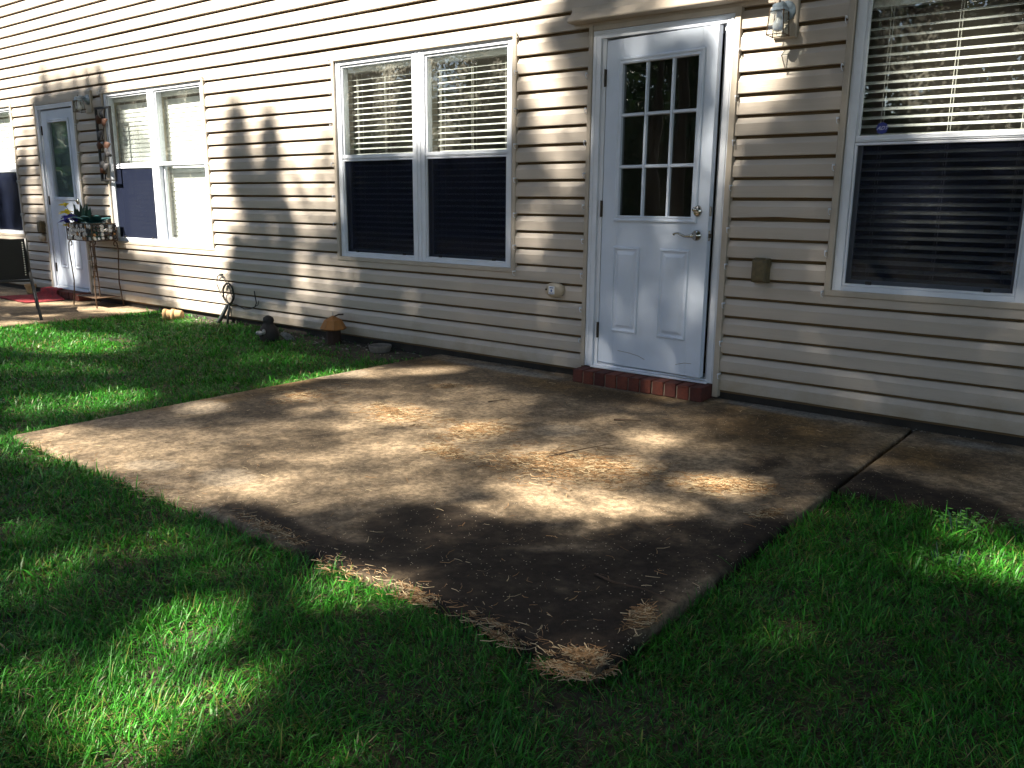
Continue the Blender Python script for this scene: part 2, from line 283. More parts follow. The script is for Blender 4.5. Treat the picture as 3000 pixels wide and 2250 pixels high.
# where sun reaches the wall (X,z) and the ground (X,y); stains and straw drifts, all in metres
LITPOLY= [(-15.18, 5.69), (-3.22, 3.16), (-3.25, 2.33), (-3.41, 2.19), (-3.57, 2.06), (-3.59, 1.53), (-4.37, 1.47), (-5.31, 1.59), (-5.38, 0.96), (-5.68, 0.77), (-6.12, 0.71), (-6.9, 0.81), (-6.97, 0.55), (-6.99, -0.03), (-7.88, -0.03), (-7.97, 0.5), (-9.13, 0.54), (-9.15, 1.04), (-8.98, 2.26), (-9.65, 2.27), (-10.43, 2.29), (-10.86, 2.13), (-11.2, 1.64), (-11.91, 1.25), (-16.98, 2.0)]
DAP=[
('WS', -6.708, 1.446, 0.008, -0.54, -0.21, -0.004, 0.008),
('WS', -6.243, 1.431, 0.044, -0.456, -0.163, -0.007, 0.008),
('WS', -6.352, 0.967, 0.37, -0.512, -0.359, -0.11, 0.008),
('WS', -5.742, 0.939, 0.164, -0.282, -0.114, -0.032, 0.15),
('WS', -5.891, 1.228, 0.065, -0.2, -0.073, -0.011, 0.3),
('WS', -5.578, 1.132, 0.06, -0.359, -0.117, -0.011, 0.22),
('WS', -5.47, 1.485, 0.091, -0.002, -0.013, -0.22, 0.3),
('WS', -10.343, 2.391, 0.124, -0.009, -0.048, -0.198, 0.1),
('WS', -10.016, 2.347, 0.087, -0.006, -0.029, -0.126, 0.2),
('WS', -9.642, 2.329, 0.083, -0.006, -0.033, -0.152, 0.15),
('WS', -9.364, 2.328, 0.09, -0.007, -0.035, -0.168, 0.12),
('WS', -9.091, 2.299, 0.096, -0.007, -0.034, -0.174, 0.1),
('WS', -10.654, 1.989, 0.142, -0.007, -0.091, -0.361, 0.15),
('WS', -8.629, 1.707, 0.276, -0.01, -0.04, -0.23, 0.35),
('WS', -8.727, 1.943, 0.13, -0.007, -0.041, -0.228, 0.5),
('WS', -9.162, 1.63, 0.238, -0.007, -0.121, -0.623, 0.015),
('WS', -4.83, 1.743, 0.429, -0.022, -0.011, -0.323, 0.6),
('WS', -4.012, 1.78, 0.366, -0.022, -0.001, -0.313, 0.6),
('WS', -3.843, 1.999, 0.124, -0.01, 0.0, -0.091, 0.7),
('WS', -6.0, 0.593, 0.385, 0.019, -0.012, -0.163, 0.12),
('WL', -3.36, 1.88, 0.15, -0.344, -0.12, -0.022, 0.95),
('WL', -3.094, 1.64, 0.093, -0.246, -0.068, -0.012, 0.6),
('WL', -3.208, 1.367, 0.148, -0.231, -0.098, -0.038, 0.38),
('WL', -3.388, 0.901, 0.18, -0.013, -0.011, -0.081, 0.35),
('WL', -3.184, 1.157, 0.112, 0.0, 0.002, -0.09, 0.25),
('WL', -3.279, 0.342, 0.063, 0.006, 0.003, -0.129, 0.22),
('WL', -3.425, 0.749, 0.166, -0.059, -0.041, -0.07, 0.25),
('WL', -2.188, 2.078, 0.262, -0.028, 0.005, -0.085, 1.0),
('WL', -2.586, 2.027, 0.113, -0.011, 0.004, -0.079, 0.45),
('WL', -1.878, 1.935, 0.175, -0.016, 0.022, -0.291, 1.0),
('WL', -1.992, 1.847, 0.044, -0.004, 0.011, -0.149, 0.5),
('WL', -1.974, 1.597, 0.066, -0.003, 0.011, -0.152, 0.35),
('WL', -2.044, 1.396, 0.062, -0.002, 0.011, -0.155, 0.3),
('WL', -2.295, 2.195, 0.437, -0.052, 0.004, -0.065, 0.9),
('WL', -2.618, 2.044, 0.19, -0.019, 0.003, -0.069, 0.3),
('WL', -2.098, 1.2, 0.021, -0.241, -0.046, -0.001, 0.17),
('WL', -2.343, 0.685, 0.051, 0.189, 0.049, -0.01, 0.11),
('WL', -2.689, 0.334, 0.048, 0.005, 0.004, -0.103, 0.11),
('WL', -2.454, 0.356, 0.059, 0.006, 0.007, -0.13, 0.15),
('WL', -2.141, 0.415, 0.067, 0.006, 0.01, -0.159, 0.17),
('WL', -2.839, 0.101, 0.058, 0.007, 0.004, -0.094, 0.12),
('WL', -2.606, 0.757, 0.047, 0.002, 0.005, -0.116, 0.08),
('WL', -2.357, 1.214, 0.185, -0.001, 0.018, -0.328, 0.05),
('WL', -0.798, 1.75, 0.35, -0.029, 0.034, -0.297, 0.95),
('WL', -1.18, 1.803, 0.111, -0.009, 0.02, -0.201, 0.3),
('WL', -0.961, 1.163, 0.259, 0.001, 0.015, -0.137, 0.12),
('WL', -1.407, 0.739, 0.075, 0.004, 0.014, -0.151, 0.15),
('WL', -1.247, 0.083, 0.148, 0.022, 0.006, -0.068, 0.12),
('WL', -7.972, 0.213, 0.349, 0.024, -0.025, -0.174, 0.6),
('WL', -5.713, 0.206, 0.371, 0.03, -0.007, -0.106, 0.22),
('WL', -6.24, 0.036, 0.244, 0.023, -0.008, -0.094, 0.5),
('WL', -5.517, 0.46, 0.356, 0.022, -0.007, -0.118, 0.25),
('WL', -5.882, 0.478, 0.114, 0.007, -0.017, -0.243, 0.35),
('WL', -10.851, 1.787, 0.195, -0.007, -0.095, -0.37, 0.6),
('WL', -10.932, 1.083, 0.15, 0.001, -0.084, -0.332, 0.5),
('WL', -11.837, 0.549, 0.559, 0.02, -0.051, -0.18, 0.5),
('WL', -11.529, 1.644, 0.343, -0.009, -0.062, -0.222, 0.7),
('WL', -10.028, 1.808, 0.33, -0.013, -0.014, -0.06, 0.5),
('WL', -10.083, 0.557, 0.114, 0.004, -0.107, -0.488, 0.5),
('WL', -11.756, 1.078, 0.219, 0.001, -0.099, -0.348, 0.5),
('WL', -10.523, 0.15, 0.17, 0.011, -0.053, -0.228, 0.4),
('WL', -10.649, 1.138, 0.096, 0.0, -0.079, -0.325, 0.3),
('WL', -9.748, 1.089, 0.108, 0.001, -0.065, -0.309, 0.25),
('GL', -4.05, -2.915, 0.454, 0.228, 0.327, -0.161, 0.5),
('GL', -2.859, -2.712, 0.043, 0.183, 0.153, -0.097, 0.7),
('GL', -3.047, -2.786, 0.107, 0.086, 0.116, -0.077, 0.45),
('GL', -3.469, -2.84, 0.086, 0.215, 0.091, -0.047, 0.5),
('GL', -4.229, -2.126, 0.122, 0.1, 0.155, -0.098, 0.4),
('GL', -4.227, -0.844, 0.171, 0.143, 0.141, -0.13, 0.45),
('GL', -3.938, -0.498, 0.158, 0.188, 0.101, -0.107, 0.95),
('GL', -4.011, -1.627, 0.129, 0.026, 0.112, -0.094, 0.9),
('GL', -3.797, -1.7, 0.193, -0.115, 0.022, -0.038, 0.95),
('GL', -3.205, -1.654, 0.157, 0.015, 0.053, -0.056, 0.7),
('GL', -2.943, -1.716, 0.146, -0.071, 0.028, -0.043, 0.95),
('GL', -2.825, -1.99, 0.139, 0.113, 0.123, -0.12, 0.6),
('GL', -3.217, -1.876, 0.112, 0.092, 0.109, -0.098, 0.4),
('GL', -3.023, -2.389, 0.076, 0.176, 0.082, -0.06, 0.4),
('GL', -1.982, -2.027, 0.107, 0.086, 0.07, -0.094, 0.85),
('GL', -1.658, -2.029, 0.278, 0.144, 0.086, -0.144, 0.85),
('GL', -1.953, -2.395, 0.066, 0.114, 0.06, -0.064, 0.8),
('GL', -1.901, -1.029, 0.092, 0.075, 0.073, -0.137, 0.55),
('GL', -1.322, -1.496, 0.175, 0.075, 0.046, -0.114, 0.85),
('GL', -1.999, -1.649, 0.37, 0.089, 0.128, -0.212, 0.45),
('GL', -2.564, -1.877, 0.069, 0.056, 0.07, -0.078, 0.6),
('GL', -2.718, -1.526, 0.122, 0.19, 0.119, -0.133, 0.6),
('GL', -3.236, -1.517, 0.3, 0.06, 0.14, -0.149, 0.6),
('GL', -2.261, -0.175, 0.089, 0.073, 0.052, -0.101, 0.55),
('GL', -2.254, 0.202, 0.07, 0.058, 0.073, -0.154, 0.75),
('GL', -0.932, -0.648, 0.04, 0.118, 0.024, -0.072, 0.6),
('GL', -1.429, -1.877, 0.13, 0.104, 0.049, -0.093, 0.4),
('GL', -1.769, -2.456, 0.438, 0.351, 0.11, -0.139, 0.07),
('GL', -3.052, -2.367, 0.718, 0.582, 0.524, -0.414, 0.2),
('GL', -3.346, -1.254, 0.549, 0.452, 0.483, -0.502, 0.1),
('GL', -2.027, -0.845, 0.484, 0.395, 0.273, -0.506, 0.08),
('GL', -1.005, -2.469, 0.034, 0.027, 0.017, -0.035, 0.2),
('GL', -1.008, -2.879, 0.015, 0.065, 0.015, -0.016, 0.75),
('GL', -1.07, -3.004, 0.068, 0.054, 0.02, -0.031, 0.6),
('GL', -1.049, -2.658, 0.054, 0.043, 0.022, -0.041, 0.35),
('GL', -1.313, -2.991, 0.052, 0.041, 0.019, -0.025, 0.15),
('GL', -1.704, -3.004, 0.118, -0.009, 0.022, -0.034, 0.4),
('GL', -2.512, -2.964, 0.284, -0.021, 0.029, -0.03, 0.6),
('GL', -0.92, -1.534, 0.086, 0.069, 0.033, -0.102, 0.1),
('GL', -2.973, -2.983, 0.121, 0.003, 0.041, -0.032, 0.5),
('GL', -7.318, -1.525, 0.525, 0.448, 0.491, -0.222, 0.6),
('GL', -8.269, -1.468, 0.22, 0.189, 0.42, -0.171, 0.7),
('GL', -6.895, -1.534, 0.31, 0.264, 0.401, -0.192, 0.8),
('GL', -7.589, -0.051, 0.207, 0.18, 0.301, -0.189, 0.95),
('GL', -7.238, 0.033, 0.102, 0.088, 0.226, -0.151, 0.8),
('GL', -8.756, -0.252, 0.471, 0.414, 0.295, -0.154, 0.95),
('GL', -9.868, -0.524, 0.376, 0.333, 0.261, -0.114, 0.7),
('GL', -8.955, -1.013, 0.205, 0.179, 0.214, -0.091, 0.5),
('GL', -6.703, 0.079, 0.198, 0.171, 0.202, -0.147, 0.4),
('GL', -6.253, 0.27, 0.131, 0.113, 0.14, -0.113, 0.3),
('GL', -4.9, -2.321, 0.088, 0.237, 0.263, -0.128, 0.85),
('GL', -5.027, -2.639, 0.184, 0.151, 0.28, -0.122, 0.45),
('GL', -4.458, -1.178, 0.023, 0.329, 0.148, -0.111, 0.8),
('GL', -6.09, -2.081, 0.296, 0.248, 0.274, -0.124, 0.25),
('GL', -5.189, -0.853, 0.266, 0.224, 0.22, -0.166, 0.15),
('GL', -2.055, -3.509, 0.048, 0.087, 0.163, -0.086, 0.9),
('GL', -2.005, -3.712, 0.018, 0.148, 0.107, -0.039, 0.65),
('GL', -1.761, -3.886, 0.005, 0.148, 0.164, -0.047, 1.0),
('GL', -1.715, -3.705, 0.034, 0.158, 0.111, -0.047, 0.6),
('GL', -2.163, -3.925, 0.084, 0.066, 0.13, -0.055, 0.6),
('GL', -2.038, -4.009, 0.035, 0.027, 0.164, -0.067, 0.6),
('GL', -1.876, -3.078, 0.156, 0.051, 0.09, -0.094, 0.85),
('GL', -1.893, -3.194, 0.078, 0.062, 0.063, -0.053, 0.6),
('GL', -2.671, -3.71, 0.09, 0.072, 0.172, -0.073, 0.32),
('GL', -2.761, -3.462, 0.148, 0.118, 0.116, -0.058, 0.14),
('GL', -3.18, -3.528, 0.066, 0.053, 0.104, -0.043, 0.4),
('GL', -2.613, -3.24, 0.249, 0.018, 0.081, -0.065, 0.2),
('GL', -2.324, -3.211, 0.121, 0.096, 0.077, -0.053, 0.12),
('GL', -0.239, -1.606, 0.111, 0.006, 0.01, -0.167, 1.0),
('GL', -0.417, -1.374, 0.082, 0.065, 0.018, -0.111, 0.55),
('GL', -0.428, -1.771, 0.086, 0.069, 0.022, -0.114, 0.35),
('GL', -0.609, -1.984, 0.054, 0.113, 0.02, -0.053, 0.18),
('GL', -0.745, -2.417, 0.087, 0.069, 0.021, -0.057, 0.06),
('GL', -1.229, -3.658, 0.126, 0.099, 0.047, -0.042, 0.22),
('GL', -0.851, -3.341, 0.16, 0.125, 0.026, -0.04, 0.08),
('GL', -1.47, -3.745, 0.074, 0.058, 0.057, -0.04, 0.25)]
PILES=[
  (-4.013, -1.573, 0.107, 0.246, 0.2, -0.152) ,
  (-3.271, -1.519, 0.317, 0.064, 0.156, -0.165) ,
  (-2.708, -1.519, 0.141, 0.169, 0.117, -0.135) ,
  (-2.564, -1.877, 0.096, 0.024, 0.062, -0.074) ,
  (-1.987, -1.667, 0.361, 0.108, 0.128, -0.21) ,
  (-1.302, -1.494, 0.187, 0.068, 0.044, -0.113) ,
  (-3.49, -0.804, 0.11, 0.091, 0.054, -0.061) ,
  (-1.041, -1.707, 0.046, 0.096, 0.029, -0.062) ,
  (-1.047, -3.021, 0.092, 0.063, 0.024, -0.039) ,
  (-1.028, -2.73, 0.0, 0.082, 0.041, -0.034) ,
  (-2.367, -2.99, 0.271, -0.024, 0.026, -0.028) ,
  (-1.638, -3.031, 0.131, -0.007, 0.019, -0.031) ,
  (-1.31, -3.038, 0.096, -0.007, 0.01, -0.022) ,
]
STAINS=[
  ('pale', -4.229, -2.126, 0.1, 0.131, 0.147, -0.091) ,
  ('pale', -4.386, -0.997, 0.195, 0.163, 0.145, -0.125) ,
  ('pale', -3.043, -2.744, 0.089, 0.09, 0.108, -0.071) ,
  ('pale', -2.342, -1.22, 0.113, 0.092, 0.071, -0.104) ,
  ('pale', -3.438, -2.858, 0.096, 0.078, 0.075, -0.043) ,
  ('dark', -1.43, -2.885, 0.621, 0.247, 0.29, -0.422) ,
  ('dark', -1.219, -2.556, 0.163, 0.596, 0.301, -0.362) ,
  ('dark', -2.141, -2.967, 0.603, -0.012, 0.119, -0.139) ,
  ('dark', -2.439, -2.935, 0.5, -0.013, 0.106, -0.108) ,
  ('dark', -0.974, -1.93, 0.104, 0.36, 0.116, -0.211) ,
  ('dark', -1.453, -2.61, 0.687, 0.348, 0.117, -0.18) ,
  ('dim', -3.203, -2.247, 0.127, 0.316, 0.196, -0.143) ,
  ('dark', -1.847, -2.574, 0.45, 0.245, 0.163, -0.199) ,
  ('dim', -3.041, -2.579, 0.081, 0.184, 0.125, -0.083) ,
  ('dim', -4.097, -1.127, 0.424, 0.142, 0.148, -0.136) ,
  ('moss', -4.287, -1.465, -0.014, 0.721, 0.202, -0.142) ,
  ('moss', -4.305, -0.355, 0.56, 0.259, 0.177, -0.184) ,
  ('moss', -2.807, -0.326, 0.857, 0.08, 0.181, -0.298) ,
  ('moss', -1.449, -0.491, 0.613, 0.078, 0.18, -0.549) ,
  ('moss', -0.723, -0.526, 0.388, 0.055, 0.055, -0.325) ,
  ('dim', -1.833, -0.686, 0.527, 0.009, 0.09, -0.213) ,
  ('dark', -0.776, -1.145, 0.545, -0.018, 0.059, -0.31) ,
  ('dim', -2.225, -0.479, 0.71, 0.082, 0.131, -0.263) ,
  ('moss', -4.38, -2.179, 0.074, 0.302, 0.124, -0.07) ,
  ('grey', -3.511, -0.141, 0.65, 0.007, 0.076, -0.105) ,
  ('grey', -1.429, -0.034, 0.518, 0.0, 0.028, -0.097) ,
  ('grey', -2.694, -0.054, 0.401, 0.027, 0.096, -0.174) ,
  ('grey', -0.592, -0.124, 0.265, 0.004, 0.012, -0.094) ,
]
def ell(p, e):
    # normalised distance from an ellipse given by centre and two half axes
    cx, cy, ax, ay, bx, by = e; d = ax*by-ay*bx; dx, dy = p[0]-cx, p[1]-cy
    return np.hypot((dx*by-dy*bx)/d, (dy*ax-dx*ay)/d)
def slab(name, quad, z, nx, ny, stains=True, thick=.16):
    u, v = np.meshgrid(np.linspace(0, 1, nx), np.linspace(0, 1, ny), indexing='ij'); q = [np.array(c) for c in quad]
    P = ((1-u)*(1-v))[..., None]*q[0]+(u*(1-v))[..., None]*q[1]+(u*v)[..., None]*q[2]+((1-u)*v)[..., None]*q[3]
    X, Y = P[..., 0], P[..., 1]; Z = z + .004*(noise2(X+50, Y+50, 1.3, 11, 3)-.5)
    e = np.minimum(np.minimum(u, 1-u)*abs(q[1][0]-q[0][0]), np.minimum(v, 1-v)*abs(q[2][1]-q[1][1]))
    Z = Z - .008*(1-sstep(0, .02, e))                      # tooled, rounded edge
    n1 = noise2(X+30, Y+30, 2.0, 21, 5); n2 = noise2(X+30, Y+30, 7.0, 31, 5); n3 = noise2(X+30, Y+30, 22., 41, 4)
    base = np.array([.37, .278, .18])*(.55+.70*n2[..., None])*(.6+.8*n3[..., None])
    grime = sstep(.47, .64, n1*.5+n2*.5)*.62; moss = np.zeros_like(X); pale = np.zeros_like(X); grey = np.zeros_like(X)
    w = (n1-.5)*1.1+(n2-.5)*.6
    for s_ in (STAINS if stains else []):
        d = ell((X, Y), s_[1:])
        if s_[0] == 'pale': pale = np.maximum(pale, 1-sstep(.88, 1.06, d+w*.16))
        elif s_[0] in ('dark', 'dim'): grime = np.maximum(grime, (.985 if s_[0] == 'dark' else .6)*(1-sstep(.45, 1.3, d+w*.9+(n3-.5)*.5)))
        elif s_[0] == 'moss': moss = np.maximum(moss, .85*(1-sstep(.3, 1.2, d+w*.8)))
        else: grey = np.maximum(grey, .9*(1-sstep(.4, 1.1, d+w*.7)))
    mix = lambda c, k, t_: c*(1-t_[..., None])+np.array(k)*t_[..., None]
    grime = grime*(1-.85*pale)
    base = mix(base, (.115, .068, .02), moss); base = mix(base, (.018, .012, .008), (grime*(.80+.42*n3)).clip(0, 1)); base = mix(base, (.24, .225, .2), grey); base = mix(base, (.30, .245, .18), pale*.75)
    V = np.stack([X, Y, Z], -1).reshape(-1, 3); i = np.arange(nx*ny).reshape(nx, ny)
    idx = [np.stack([i[:-1, :-1], i[1:, :-1], i[1:, 1:], i[:-1, 1:]], -1).reshape(-1)]
    rim = np.concatenate([i[:, 0], i[-1, 1:], i[-2::-1, -1], i[0, -2:0:-1]]); k = len(rim)
    Vb = V[rim].copy(); Vb[:, 2] = z-thick; b0 = len(V); r2 = np.roll(np.arange(k), -1)
    idx.append(np.stack([rim, b0+np.arange(k), b0+r2, rim[r2]], -1).reshape(-1))
    C = np.concatenate([base.reshape(-1, 3), base.reshape(-1, 3)[rim]*.8]); C = np.concatenate([C, np.ones((len(C), 1))], 1)
    idx = np.concatenate(idx); o = link(name, np_mesh(name, np.concatenate([V, Vb]), np.full(len(idx)//4, 4), idx, 'concrete', C)); return tag(o, kind='structure')
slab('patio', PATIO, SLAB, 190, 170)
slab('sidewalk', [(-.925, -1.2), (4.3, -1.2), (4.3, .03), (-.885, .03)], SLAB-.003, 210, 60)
slab('neighbour_patio', [(-12.4, -3.0), (-8.42, -3.0), (-8.40, .03), (-12.4, .03)], SLAB-.002, 110, 80, False)

# ------------------------------------------------------------------ setting: the house
house = empty('house', (-6.0, .5, -.06)); HO = Vector((-6.0, .5, -.06))
tag(house, 'tan vinyl sided row house with white doors and twin windows', 'house')
def hp(o): o.parent = house; o.matrix_parent_inverse = Matrix.Translation(-HO); return o
WINS = [(-5.385, -3.594, -4.543, -4.422), (-1.380, .470, -.508, -.392), (-9.070, -7.236, -8.215, -8.090), (-13.150, -11.315, -12.29, -12.17)]
WZ0, WZ1, MR0, MR1 = .648, 2.182, 1.408, 1.462
DOORS = [(-2.955, -2.030), (-10.640, -9.715)]
P = .1143
X0, X1, ZT = -18.0, 6.0, P*48
# sheathing with real openings
mb = MB(); opn = [(a, b, WZ0, WZ1) for a, b, _, _ in WINS]+[(a, b, .0, 2.145) for a, b in DOORS]
zs = sorted({-.02, WZ0, WZ1, 2.145, ZT})
for z0, z1 in zip(zs[:-1], zs[1:]):
    x = X0
    for a, b, c, d in sorted(o_ for o_ in opn if o_[2] < z1-.001 and o_[3] > z0+.001): mb.box(x, a, .012, .135, z0, z1); x = b
    mb.box(x, X1, .012, .135, z0, z1)
mb.box(X0, X0+.12, .135, 9, -.02, ZT); mb.box(X1-.12, X1, .135, 9, -.02, ZT); mb.box(X0, X1, 9, 9.12, -.02, ZT)
wall = hp(mb.build('wall', 'groove_shade_wrap', fix=False))
hp(MB().box(X0, X1, .022, 9.1, -.5, -.02).build('foundation', 'foundation'))
hp(MB().prism([(-.45, ZT), (9.55, ZT), (4.55, ZT+3)], 'x', X0-.3, X1+.3).build('roof', 'roof_shingle'))
mb = MB()
mb.box(X0+.13, X1-.13, .14, 8.9, .03, .05); mb.box(X0+.13, X1-.13, .14, 8.9, 2.45, 2.5); mb.box(X0+.13, X1-.13, 4.0, 4.1, .05, 2.45)
for xx in (-6.35, -2.95-.6, -9.35, -14.2, 1.4): mb.box(xx, xx+.12, .14, 4.0, .05, 2.45)
hp(mb.build('interior', 'room_wall'))
# --- siding: every course is its own board, cut round the openings
CUT = [(a-.034, b+.034, WZ0-.03, WZ1+.03) for a, b, _, _ in WINS]+[(a-.030, b+.036, -1, 2.165) for a, b in DOORS]
PROF = [(0, .008), (0, -.0225), (.0025, -.024), (.064, -.0242), (.068, -.0225), (.0955, -.006), (.097, .008)]
def board(n, xa, xb, za, zb, dy, seed, bulge=None):
    # cross-section of one course clipped to za..zb (heights inside the course)
    pr = []
    for i, (z, y) in enumerate(PROF):
        if za-1e-6 <= z <= zb+1e-6: pr.append((z, y))
        if i+1 < len(PROF):
            z2, y2 = PROF[i+1]
            for c in (za, zb):
                if z < c-1e-6 and z2 > c+1e-6: pr.append((c, y+(y2-y)*(c-z)/(z2-z)))
    pr = [q for i, q in enumerate(pr) if i == 0 or q != pr[i-1]]
    if za > 0: pr = sorted(pr)
    if len(pr) < 2: return
    k = max(2, int((xb-xa)/.22)+1); r = random.Random(seed*31+n); X = np.linspace(xa, xb, k); m_ = MB(); vs_ = []
    for i, x in enumerate(X):
        jy = .0009*math.sin(x*2.1+n*1.7)+r.uniform(-.0006, .0006); jz = .0007*math.sin(x*1.3+n*2.3)+r.uniform(-.0005, .0005)
        for z, y in pr:
            zz, yy = z, y
            if bulge and z < .07:
                w = math.exp(-((x-bulge[0])/bulge[1])**2); zz += bulge[2]*w*(1-z/.07); yy -= bulge[3]*w*(1-z/.07)
            vs_.append((x, yy+jy+dy, n*P+zz+jz))
    q = len(pr); m_.add(vs_, [(i*q+j, (i+1)*q+j, (i+1)*q+j+1, i*q+j+1) for i in range(k-1) for j in range(q-1)])
    o = m_.build('siding_board', 'vinyl_siding', fix=False); o.parent = wall; o.matrix_parent_inverse = wall.matrix_parent_inverse.copy()
    o.matrix_parent_inverse = Matrix.Identity(4)
for n in range(48):
    zb = n*P; segs = [(X0, X1, 0., .122)]
    for a, b, c, d in CUT:
        ns = []
        for xa, xb, za, ze in segs:
            if b <= xa or a >= xb or d <= zb+za or c >= zb+ze: ns.append((xa, xb, za, ze)); continue
            if a > xa: ns.append((xa, a, za, ze))
            if b < xb: ns.append((b, xb, za, ze))
            if c > zb+za+.004: ns.append((max(a, xa), min(b, xb), za, c-zb))
            if d < zb+ze-.03: ns.append((max(a, xa), min(b, xb), d-zb, ze))
        segs = ns
    for s_, (xa, xb, za, ze) in enumerate(segs):
        cuts = []; pn = n//2
        r = random.Random(pn*77+5); x = X0+r.uniform(.6, 3.6)
        while x < xb:
            if xa+.25 < x < xb-.25: cuts.append(x)
            x += 3.66
        if pn == 1 and xa < -6.27 < xb: cuts = [c for c in cuts if abs(c+6.27) > 2.2]+[-6.27]
        if pn == 8 and xa < -1.52 < xb and xb < -1: cuts = [-1.53]
        e = [xa]+sorted(cuts)+[xb]
        for i in range(len(e)-1):
            bul = (-1.66, .13, .010, .006) if n == 9 and e[i] < -1.7 < e[i+1] else None
            board(n, e[i]-(.022 if i else 0), e[i+1], za, ze, -.0024*(i % 2), s_*9+i, bul)

def ring(m_, x0, x1, z0, z1, prof, y=0., cap=True):
    # mitred moulding: profile of (inset, y) pairs run round a rectangle
    b = len(m_.v)
    for i, yy in prof: m_.v += [(x0+i, y+yy, z0+i), (x1-i, y+yy, z0+i), (x1-i, y+yy, z1-i), (x0+i, y+yy, z1-i)]
    for k in range(len(prof)-1):
        for j in range(4): m_.f.append((b+k*4+j, b+k*4+(j+1) % 4, b+k*4+4+(j+1) % 4, b+k*4+4+j))
    if cap: e = b+(len(prof)-1)*4; m_.f.append((e, e+1, e+2, e+3))
    return m_
def child(o, par):
    o.parent = par; return o
def clip(par, x, z, side):
    # small plastic hook pushed behind the trim
    m_ = MB(); m_.box(x-.004, x+.004, -.056, -.020, z-.004, z+.004); m_.tube([(x, -.055, z), (x+.001*side, -.057, z-.012), (x, -.050, z-.026), (x, -.032, z-.03)], .0022, 6)
    child(m_.build('hook', 'white_vinyl'), par)
def window(w, screens, clips_r=(), clips_l=(), left_screen_only=False):
    x0, x1, m0, m1 = w
    m_ = MB(); y0, y1 = -.012, .075
    m_.box(x0, x0+.049, y0, y1, WZ0, WZ1); m_.box(x1-.049, x1, y0, y1, WZ0, WZ1); m_.box(m0, m1, y0, y1, WZ0, WZ1)
    for a, b in ((x0+.049, m0), (m1, x1-.049)): m_.box(a, b, y0+.001, y1, WZ0, WZ0+.028); m_.box(a, b, y0+.001, y1, WZ1-.034, WZ1)
    fr = hp(m_.build('window', 'white_vinyl', bevel=.003))
    cx = (m0+m1)/2
    for xx in (x0+.012, x1-.014, cx-.02, cx+.018): child(MB().box(xx, xx+.003, y0-.004, y0+.004, WZ0+.004, WZ1-.004).build('frame_rib', 'white_vinyl'), fr)
    m_ = MB(); ring(m_, x0-.036, x1+.036, WZ0-.032, WZ1+.032, [(0, .0), (0, -.028), (.006, -.032), (.030, -.032), (.034, -.028), (.0345, -.006)], cap=False); child(m_.build('trim', 'tan_trim'), fr)
    m_ = MB(); yj = .076
    m_.box(x0-.006, x0+.012, yj, .15, WZ0, WZ1); m_.box(x1-.012, x1+.006, yj, .15, WZ0, WZ1); m_.box(x0, x1, yj, .15, WZ1-.012, WZ1+.006); m_.box(x0, x1, yj, .16, WZ0-.006, WZ0+.014); m_.box((m0+m1)/2-.045, (m0+m1)/2+.045, yj, .15, WZ0, WZ1)
    child(m_.build('jamb_lining', 'drywall'), fr)
    for i, (a, b) in enumerate(((x0+.049, m0), (m1, x1-.049))):
        m_ = MB(); t_ = .016
        m_.box(a, a+t_, .002, .030, MR0+.03, WZ1-.034); m_.box(b-t_, b, .002, .030, MR0+.03, WZ1-.034); m_.box(a+t_, b-t_, .002, .030, WZ1-.034-t_, WZ1-.034); m_.box(a, b, -.004, .030, MR0+.022, MR1); m_.box(a, b, -.008, -.004, MR0+.030, MR0+.036)
        child(m_.build('upper_sash', 'white_vinyl', bevel=.002), fr)
        child(MB().box(a+t_, b-t_, .016, .0175, MR1, WZ1-.034-t_).build('pane', 'pane_glass'), fr)
        m_ = MB(); t_ = .03
        m_.box(a, a+t_, .033, .060, WZ0+.028, MR1-.004); m_.box(b-t_, b, .033, .060, WZ0+.028, MR1-.004); m_.box(a+t_, b-t_, .033, .060, MR0+.012, MR1-.004); m_.box(a+t_, b-t_, .033, .060, WZ0+.028, WZ0+.062)
        child(m_.build('lower_sash', 'white_vinyl', bevel=.002), fr)
        child(MB().box(a+t_, b-t_, .046, .0475, WZ0+.062, MR0+.012).build('pane', 'pane_glass'), fr)
        if screens[i]:
            zb_, zt_ = WZ0+.029, MR0+.018; m_ = MB(); ring(m_, a+.001, b-.001, zb_, zt_, [(0, .012), (0, -.004), (.004, -.006), (.012, -.006), (.014, .004), (.014, .012)], cap=False)
            child(m_.build('screen_frame', 'white_vinyl'), fr)
            child(MB().add([(a+.012, .006, zb_+.012), (b-.012, .006, zb_+.012), (b-.012, .006, zt_-.012), (a+.012, .006, zt_-.012)], [(0, 1, 2, 3)]).build('screen', 'worn_screen' if x0 > -2 else 'insect_screen' if x0 > -6 else 'dense_screen'), fr)
            for xx in (a+.12, b-.14): child(MB().box(xx, xx+.032, -.004, .005, zb_+.010, zb_+.030).build('screen_latch', 'black_plastic', bevel=.002), fr)
    for z in clips_r: clip(fr, x1+.040, z, 1)
    for z in clips_l: clip(fr, x0-.040, z, -1)
    return fr
W_mid = window(WINS[0], (1, 1), clips_r=[2.195, 1.96, 1.72, 1.49, 1.265, 1.03, .81, .63], clips_l=[2.19, 1.96, 1.70, 1.40, 1.14, .92])
W_right = window(WINS[1], (1, 1), clips_l=[2.05, 1.82, 1.555, 1.315, 1.085, .86, .64])
W_left = window(WINS[2], (1, 0), clips_r=[2.2, 1.95, 1.7, 1.42, 1.15, .9], clips_l=[2.2])
W_far = window(WINS[3], (1, 1), clips_r=[2.1, 1.7, 1.3, .9])
